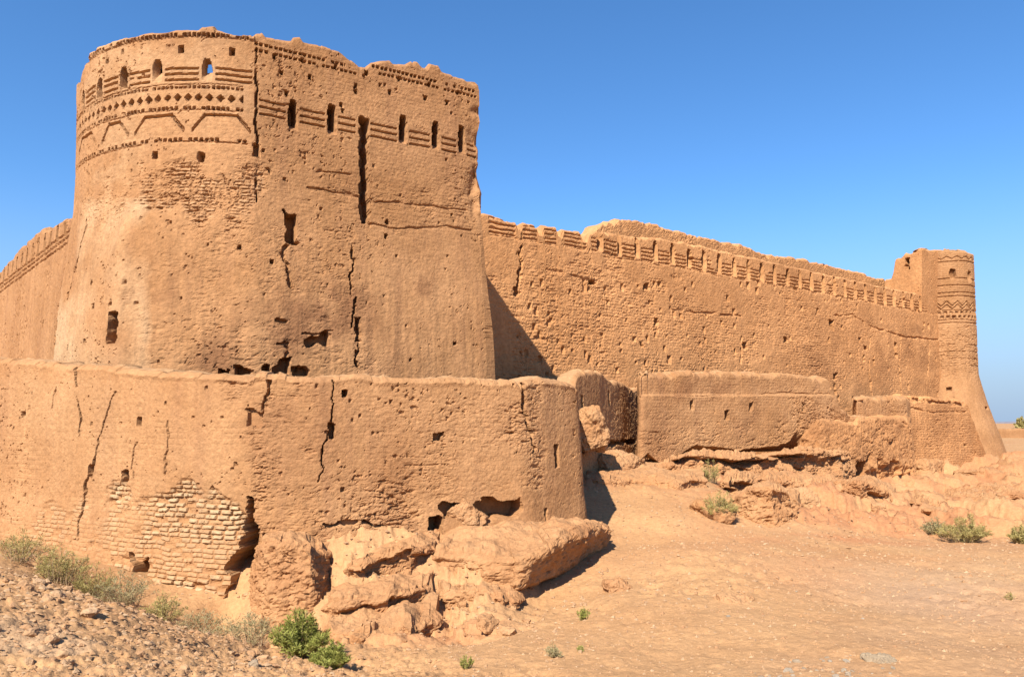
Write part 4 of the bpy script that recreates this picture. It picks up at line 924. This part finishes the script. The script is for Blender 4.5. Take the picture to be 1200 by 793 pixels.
# ------------------------------------------------------------------ plants
def shrub(label, px, Y, w, h, mat, seed, nst=40, leaves=60, leaf=(.035, .007), stemmat=None, name='shrub', group=None, lean=0, dy=.0, cat='shrub'):
    g = np.random.default_rng(seed); x, y = (px - CX) / F * Y, Y
    z = float(ground(np.array([x]), np.array([y]))[0]) + dy
    base = thing(name, label, cat, (x, y, z), group)
    SV, SQ, LV, LQ, LT = [], [], [], [], []
    def ribbon(p, q, r0, r1):
        d = q - p; a = np.cross(d, [0, 0, 1.]); a = a / (np.linalg.norm(a) + 1e-6); b = np.cross(d, a); b /= np.linalg.norm(b) + 1e-6
        k = len(SV)
        for c, rr in ((p, r0), (q, r1)):
            for t in range(3):
                an = t * 2.094; SV.append(c + rr * (a * math.cos(an) + b * math.sin(an)))
        for t in range(3): SQ.append((k + t, k + (t + 1) % 3, k + 3 + (t + 1) % 3, k + 3 + t))
    for i in range(nst):
        az = g.uniform(0, 6.283); sp = g.random() ** .6
        root = np.array([x, y, z - .03]) + np.array([math.cos(az), math.sin(az), 0]) * w * .22 * g.random()
        gz = None
        tip = np.array([x + math.cos(az) * w * .5 * sp + lean * h, y + math.sin(az) * w * .42 * sp, z + h * (1.05 - .65 * sp ** 1.6) * g.uniform(.55, 1.08)])
        mid = (root + tip) / 2 + np.array([0, 0, h * .10]) + g.normal(0, .04 * w, 3)
        pts = [root * (1 - t) ** 2 + 2 * mid * t * (1 - t) + tip * t * t for t in np.linspace(0, 1, 5)]
        rr = .004 + .006 * h
        for k in range(4): ribbon(pts[k], pts[k + 1], rr * (1 - k * .2), rr * (.8 - k * .2))
        for l in range(leaves):
            t = g.random() ** .6; c = root * (1 - t) ** 2 + 2 * mid * t * (1 - t) + tip * t * t
            d = g.normal(0, 1, 3); d[2] = abs(d[2]) * .9 + .25; d /= np.linalg.norm(d)
            tw = c + d * g.uniform(.02, .13) * min(w, 1.1) * (.5 + .6 * (1 - t))
            ll, lw = leaf[0] * g.uniform(.6, 1.5), leaf[1] * g.uniform(.7, 1.4)
            sd = np.cross(d, g.normal(0, 1, 3)); sd /= np.linalg.norm(sd) + 1e-6
            k = len(LV); LV += [tw - d * ll * .5 - sd * lw * .3, tw - d * ll * .5 + sd * lw * .3, tw + d * ll * .5 + sd * lw * .5, tw + d * ll * .5 - sd * lw * .5]
            LQ.append((k, k + 1, k + 2, k + 3)); tv = g.random(); LT += [tv] * 4
    raw_mesh('stem', SV, SQ, stemmat or TWIG, base, {'tint': g.random(len(SV))})
    raw_mesh('foliage', LV, LQ, mat, base, {'tint': LT}, smooth=False)
shrub('bright green feathery bush below the gaping crack', 352, 9.9, .85, .62, GREEN, 1, 70, 110, (.055, .010), name='green_bush', cat='bush')
shrub('lower green bush spreading right of the tallest green one', 388, 9.2, .55, .34, GREEN, 2, 45, 90, (.045, .009), name='green_bush', cat='bush')
shrub('dry olive bush touching the left side of the green bushes', 290, 10.3, 1.1, .42, DRY, 3, 36, 50, (.04, .007), name='dry_bush', cat='bush')
shrub('olive dry bush directly under the foot of the gaping crack', 240, 10.6, 1.0, .42, DRY, 4, 32, 42, (.04, .007), name='dry_bush', cat='bush')
shrub('grey-green bush below the dark burrow in the brick patch', 190, 11.0, .8, .45, GREY, 5, 34, 55, (.04, .007), name='dry_bush', cat='bush')
shrub('brown twiggy bush left of the dark burrow, beside the mound crest', 142, 11.3, 1.1, .55, DRY, 6, 45, 50, (.04, .007), name='dry_bush', cat='bush')
shrub('small olive bush in the middle of the mound crest', 112, 11.4, .8, .5, GREY, 7, 35, 60, (.04, .007), name='dry_bush', cat='bush')
shrub('olive bush on the crest below the long branching crack', 72, 11.4, 1.0, .6, GREY, 8, 45, 70, (.04, .007), name='dry_bush', cat='bush')
shrub('leftmost olive bush on the mound crest', 22, 11.6, 1.1, .5, GREY, 9, 34, 50, (.04, .007), name='dry_bush', cat='bush')
shrub('long grey-green bush beside the large tan boulder', 842, 19.6, 1.1, .8, GREY, 10, 60, 80, (.05, .010), name='grey_bush', cat='bush')
shrub('thin pale bush growing under the dark gap of the undercut wall', 832, 25.0, .8, .8, GREY, 11, 30, 50, (.06, .010), name='grey_bush', cat='bush')
shrub('large dry grey-green bush near the reddish bank', 1130, 19.8, 1.45, .72, GREY, 12, 60, 80, (.06, .011), name='grey_bush', cat='bush')
shrub('smaller yellowish bush to the left of the large dry one', 1096, 21.0, .85, .45, DRY, 13, 35, 60, (.06, .011), name='grey_bush', cat='bush')
shrub('bush cut by the right edge of the photo', 1196, 19.6, .8, .55, GREY, 14, 45, 70, (.06, .011), name='grey_bush', cat='bush')
shrub('small green tuft below the big blunt earth block', 683, 11.2, .26, .19, GREEN, 15, 26, 34, (.03, .006), name='grass_tuft', cat='tuft')
shrub('green tuft near the bottom edge, left of the dry pale one', 547, 8.5, .20, .15, GREEN, 16, 26, 34, (.022, .005), name='grass_tuft', cat='tuft')
shrub('pale dry tuft near the bottom edge', 648, 8.9, .30, .15, DRY, 17, 26, 34, (.025, .005), name='grass_tuft', cat='tuft')
shrub('tiny green tuft right of the pale dry one', 681, 9.1, .12, .08, GREEN, 18, 14, 20, (.02, .005), name='grass_tuft', cat='tuft')
shrub('small dark tuft on the bare slope at far right', 1183, 12.1, .2, .13, GREY, 19, 16, 24, (.025, .005), name='grass_tuft', cat='tuft')

# ------------------------------------------------------------------ distance
def far_things():
    b = W(4, 306, 62)
    t = thing('distant_ruin', 'dark broken tower top peeping over the receding wall at the left edge', 'ruin', (b[0], b[1], 2))
    P, Q = rock_verts(40, (2.6, 2.6, 14), 71, sq=.2, rough=.05); P += np.array([b[0] - .2, b[1], 7.4]); raw_mesh('tower_stump', P, Q, ADOBE_FAR, t)
    # low hills on the horizon
    a = np.radians(np.linspace(-70, 70, 160)); V = []; Q = []
    for k, an in enumerate(a):
        d = 4200; h = 14 + 10 * float(vnoise(np.array([[k * .13, 0, 3]]), 5)[0]) + 5 * float(vnoise(np.array([[k * .5, 0, 3]]), 6)[0])
        for dd, hh in ((d, -12), (d + 250, h), (d + 700, -12)): V.append((dd * math.sin(an), dd * math.cos(an), hh))
    for k in range(159):
        for j in (0, 1): Q.append((k * 3 + j, k * 3 + 3 + j, k * 3 + 4 + j, k * 3 + 1 + j))
    tag(raw_mesh('hills', V, Q, HILLM, None), 'low hazy hills on the horizon', None, None, 'structure')
    # mud field wall and a tree far off at the right edge
    p = Panel([(72, 118), (130, 128)], .4, .3, -3.2, -1.0, None, th=1, seed=15, topnoise=.1, zback=-3.2)
    b = thing('field_wall', 'low far-off mud field wall at the right edge under the horizon', 'wall', (90, 121, -3.2)); plaster(p, .05); p.build('wall_face', ADOBE, b)
    shrub('dark far-off tree on the horizon at the right edge', 1198, 160, 4.0, 3.6, GREY, 31, 40, 60, (.5, .25), name='tree', cat='tree')
far_things()

# ------------------------------------------------------------------ light, sky, camera
AZ, EL = R(24), R(43)
sd = np.array([-math.sin(AZ) * math.cos(EL), -math.cos(AZ) * math.cos(EL), math.sin(EL)])
from mathutils import Vector
L = bpy.data.lights.new('sun', 'SUN'); L.energy = 5.0; L.angle = R(.53); L.color = (1, .94, .85)
lo = bpy.data.objects.new('sun', L); COL.objects.link(lo); lo.rotation_euler = Vector(sd).to_track_quat('Z', 'Y').to_euler()
w = bpy.data.worlds.new('World'); SC.world = w; w.use_nodes = True; nt = w.node_tree; nt.nodes.clear()
sky = nt.nodes.new('ShaderNodeTexSky'); sky.sky_type = 'NISHITA'; sky.sun_disc = False; sky.sun_elevation = EL; sky.sun_rotation = math.pi + AZ
sky.altitude = 1000; sky.air_density = 1.0; sky.dust_density = .2; sky.ozone_density = 5.0
bg = nt.nodes.new('ShaderNodeBackground'); bg.inputs[1].default_value = .065
out = nt.nodes.new('ShaderNodeOutputWorld'); 
hs = nt.nodes.new('ShaderNodeHueSaturation'); hs.inputs['Saturation'].default_value = 1.16; hs.inputs['Value'].default_value = 1.62; nt.links.new(sky.outputs[0], hs.inputs['Color'])
tc = nt.nodes.new('ShaderNodeTexCoord'); sx = nt.nodes.new('ShaderNodeSeparateXYZ'); nt.links.new(tc.outputs['Generated'], sx.inputs[0])
mr = nt.nodes.new('ShaderNodeMapRange'); mr.interpolation_type = 'SMOOTHSTEP'; mr.inputs[1].default_value = .30; mr.inputs[2].default_value = -.02; nt.links.new(sx.outputs[2], mr.inputs[0])
mx = nt.nodes.new('ShaderNodeMix'); mx.data_type = 'RGBA'; nt.links.new(mr.outputs[0], mx.inputs[0]); nt.links.new(hs.outputs[0], mx.inputs[6]); mx.inputs[7].default_value = (2.9, 4.0, 5.6, 1)
nt.links.new(mx.outputs[2], bg.inputs[0]); nt.links.new(bg.outputs[0], out.inputs[0])
cam = bpy.data.cameras.new('camera'); co = bpy.data.objects.new('camera', cam); COL.objects.link(co)
co.location = (0, 0, E); co.rotation_euler = (math.pi / 2, 0, 0)
cam.sensor_width = 36; cam.lens = F / 1200 * 36; cam.shift_y = (HY - 396.5) / 1200; cam.clip_end = 12000; cam.clip_start = .05
SC.camera = co
SC.view_settings.view_transform = 'Standard'; SC.view_settings.look = 'None'; SC.view_settings.exposure = 1.02; SC.view_settings.gamma = 1
SC.view_settings.use_curve_mapping = False
SC.cycles.max_bounces = 6; SC.cycles.diffuse_bounces = 2; SC.cycles.use_denoising = True
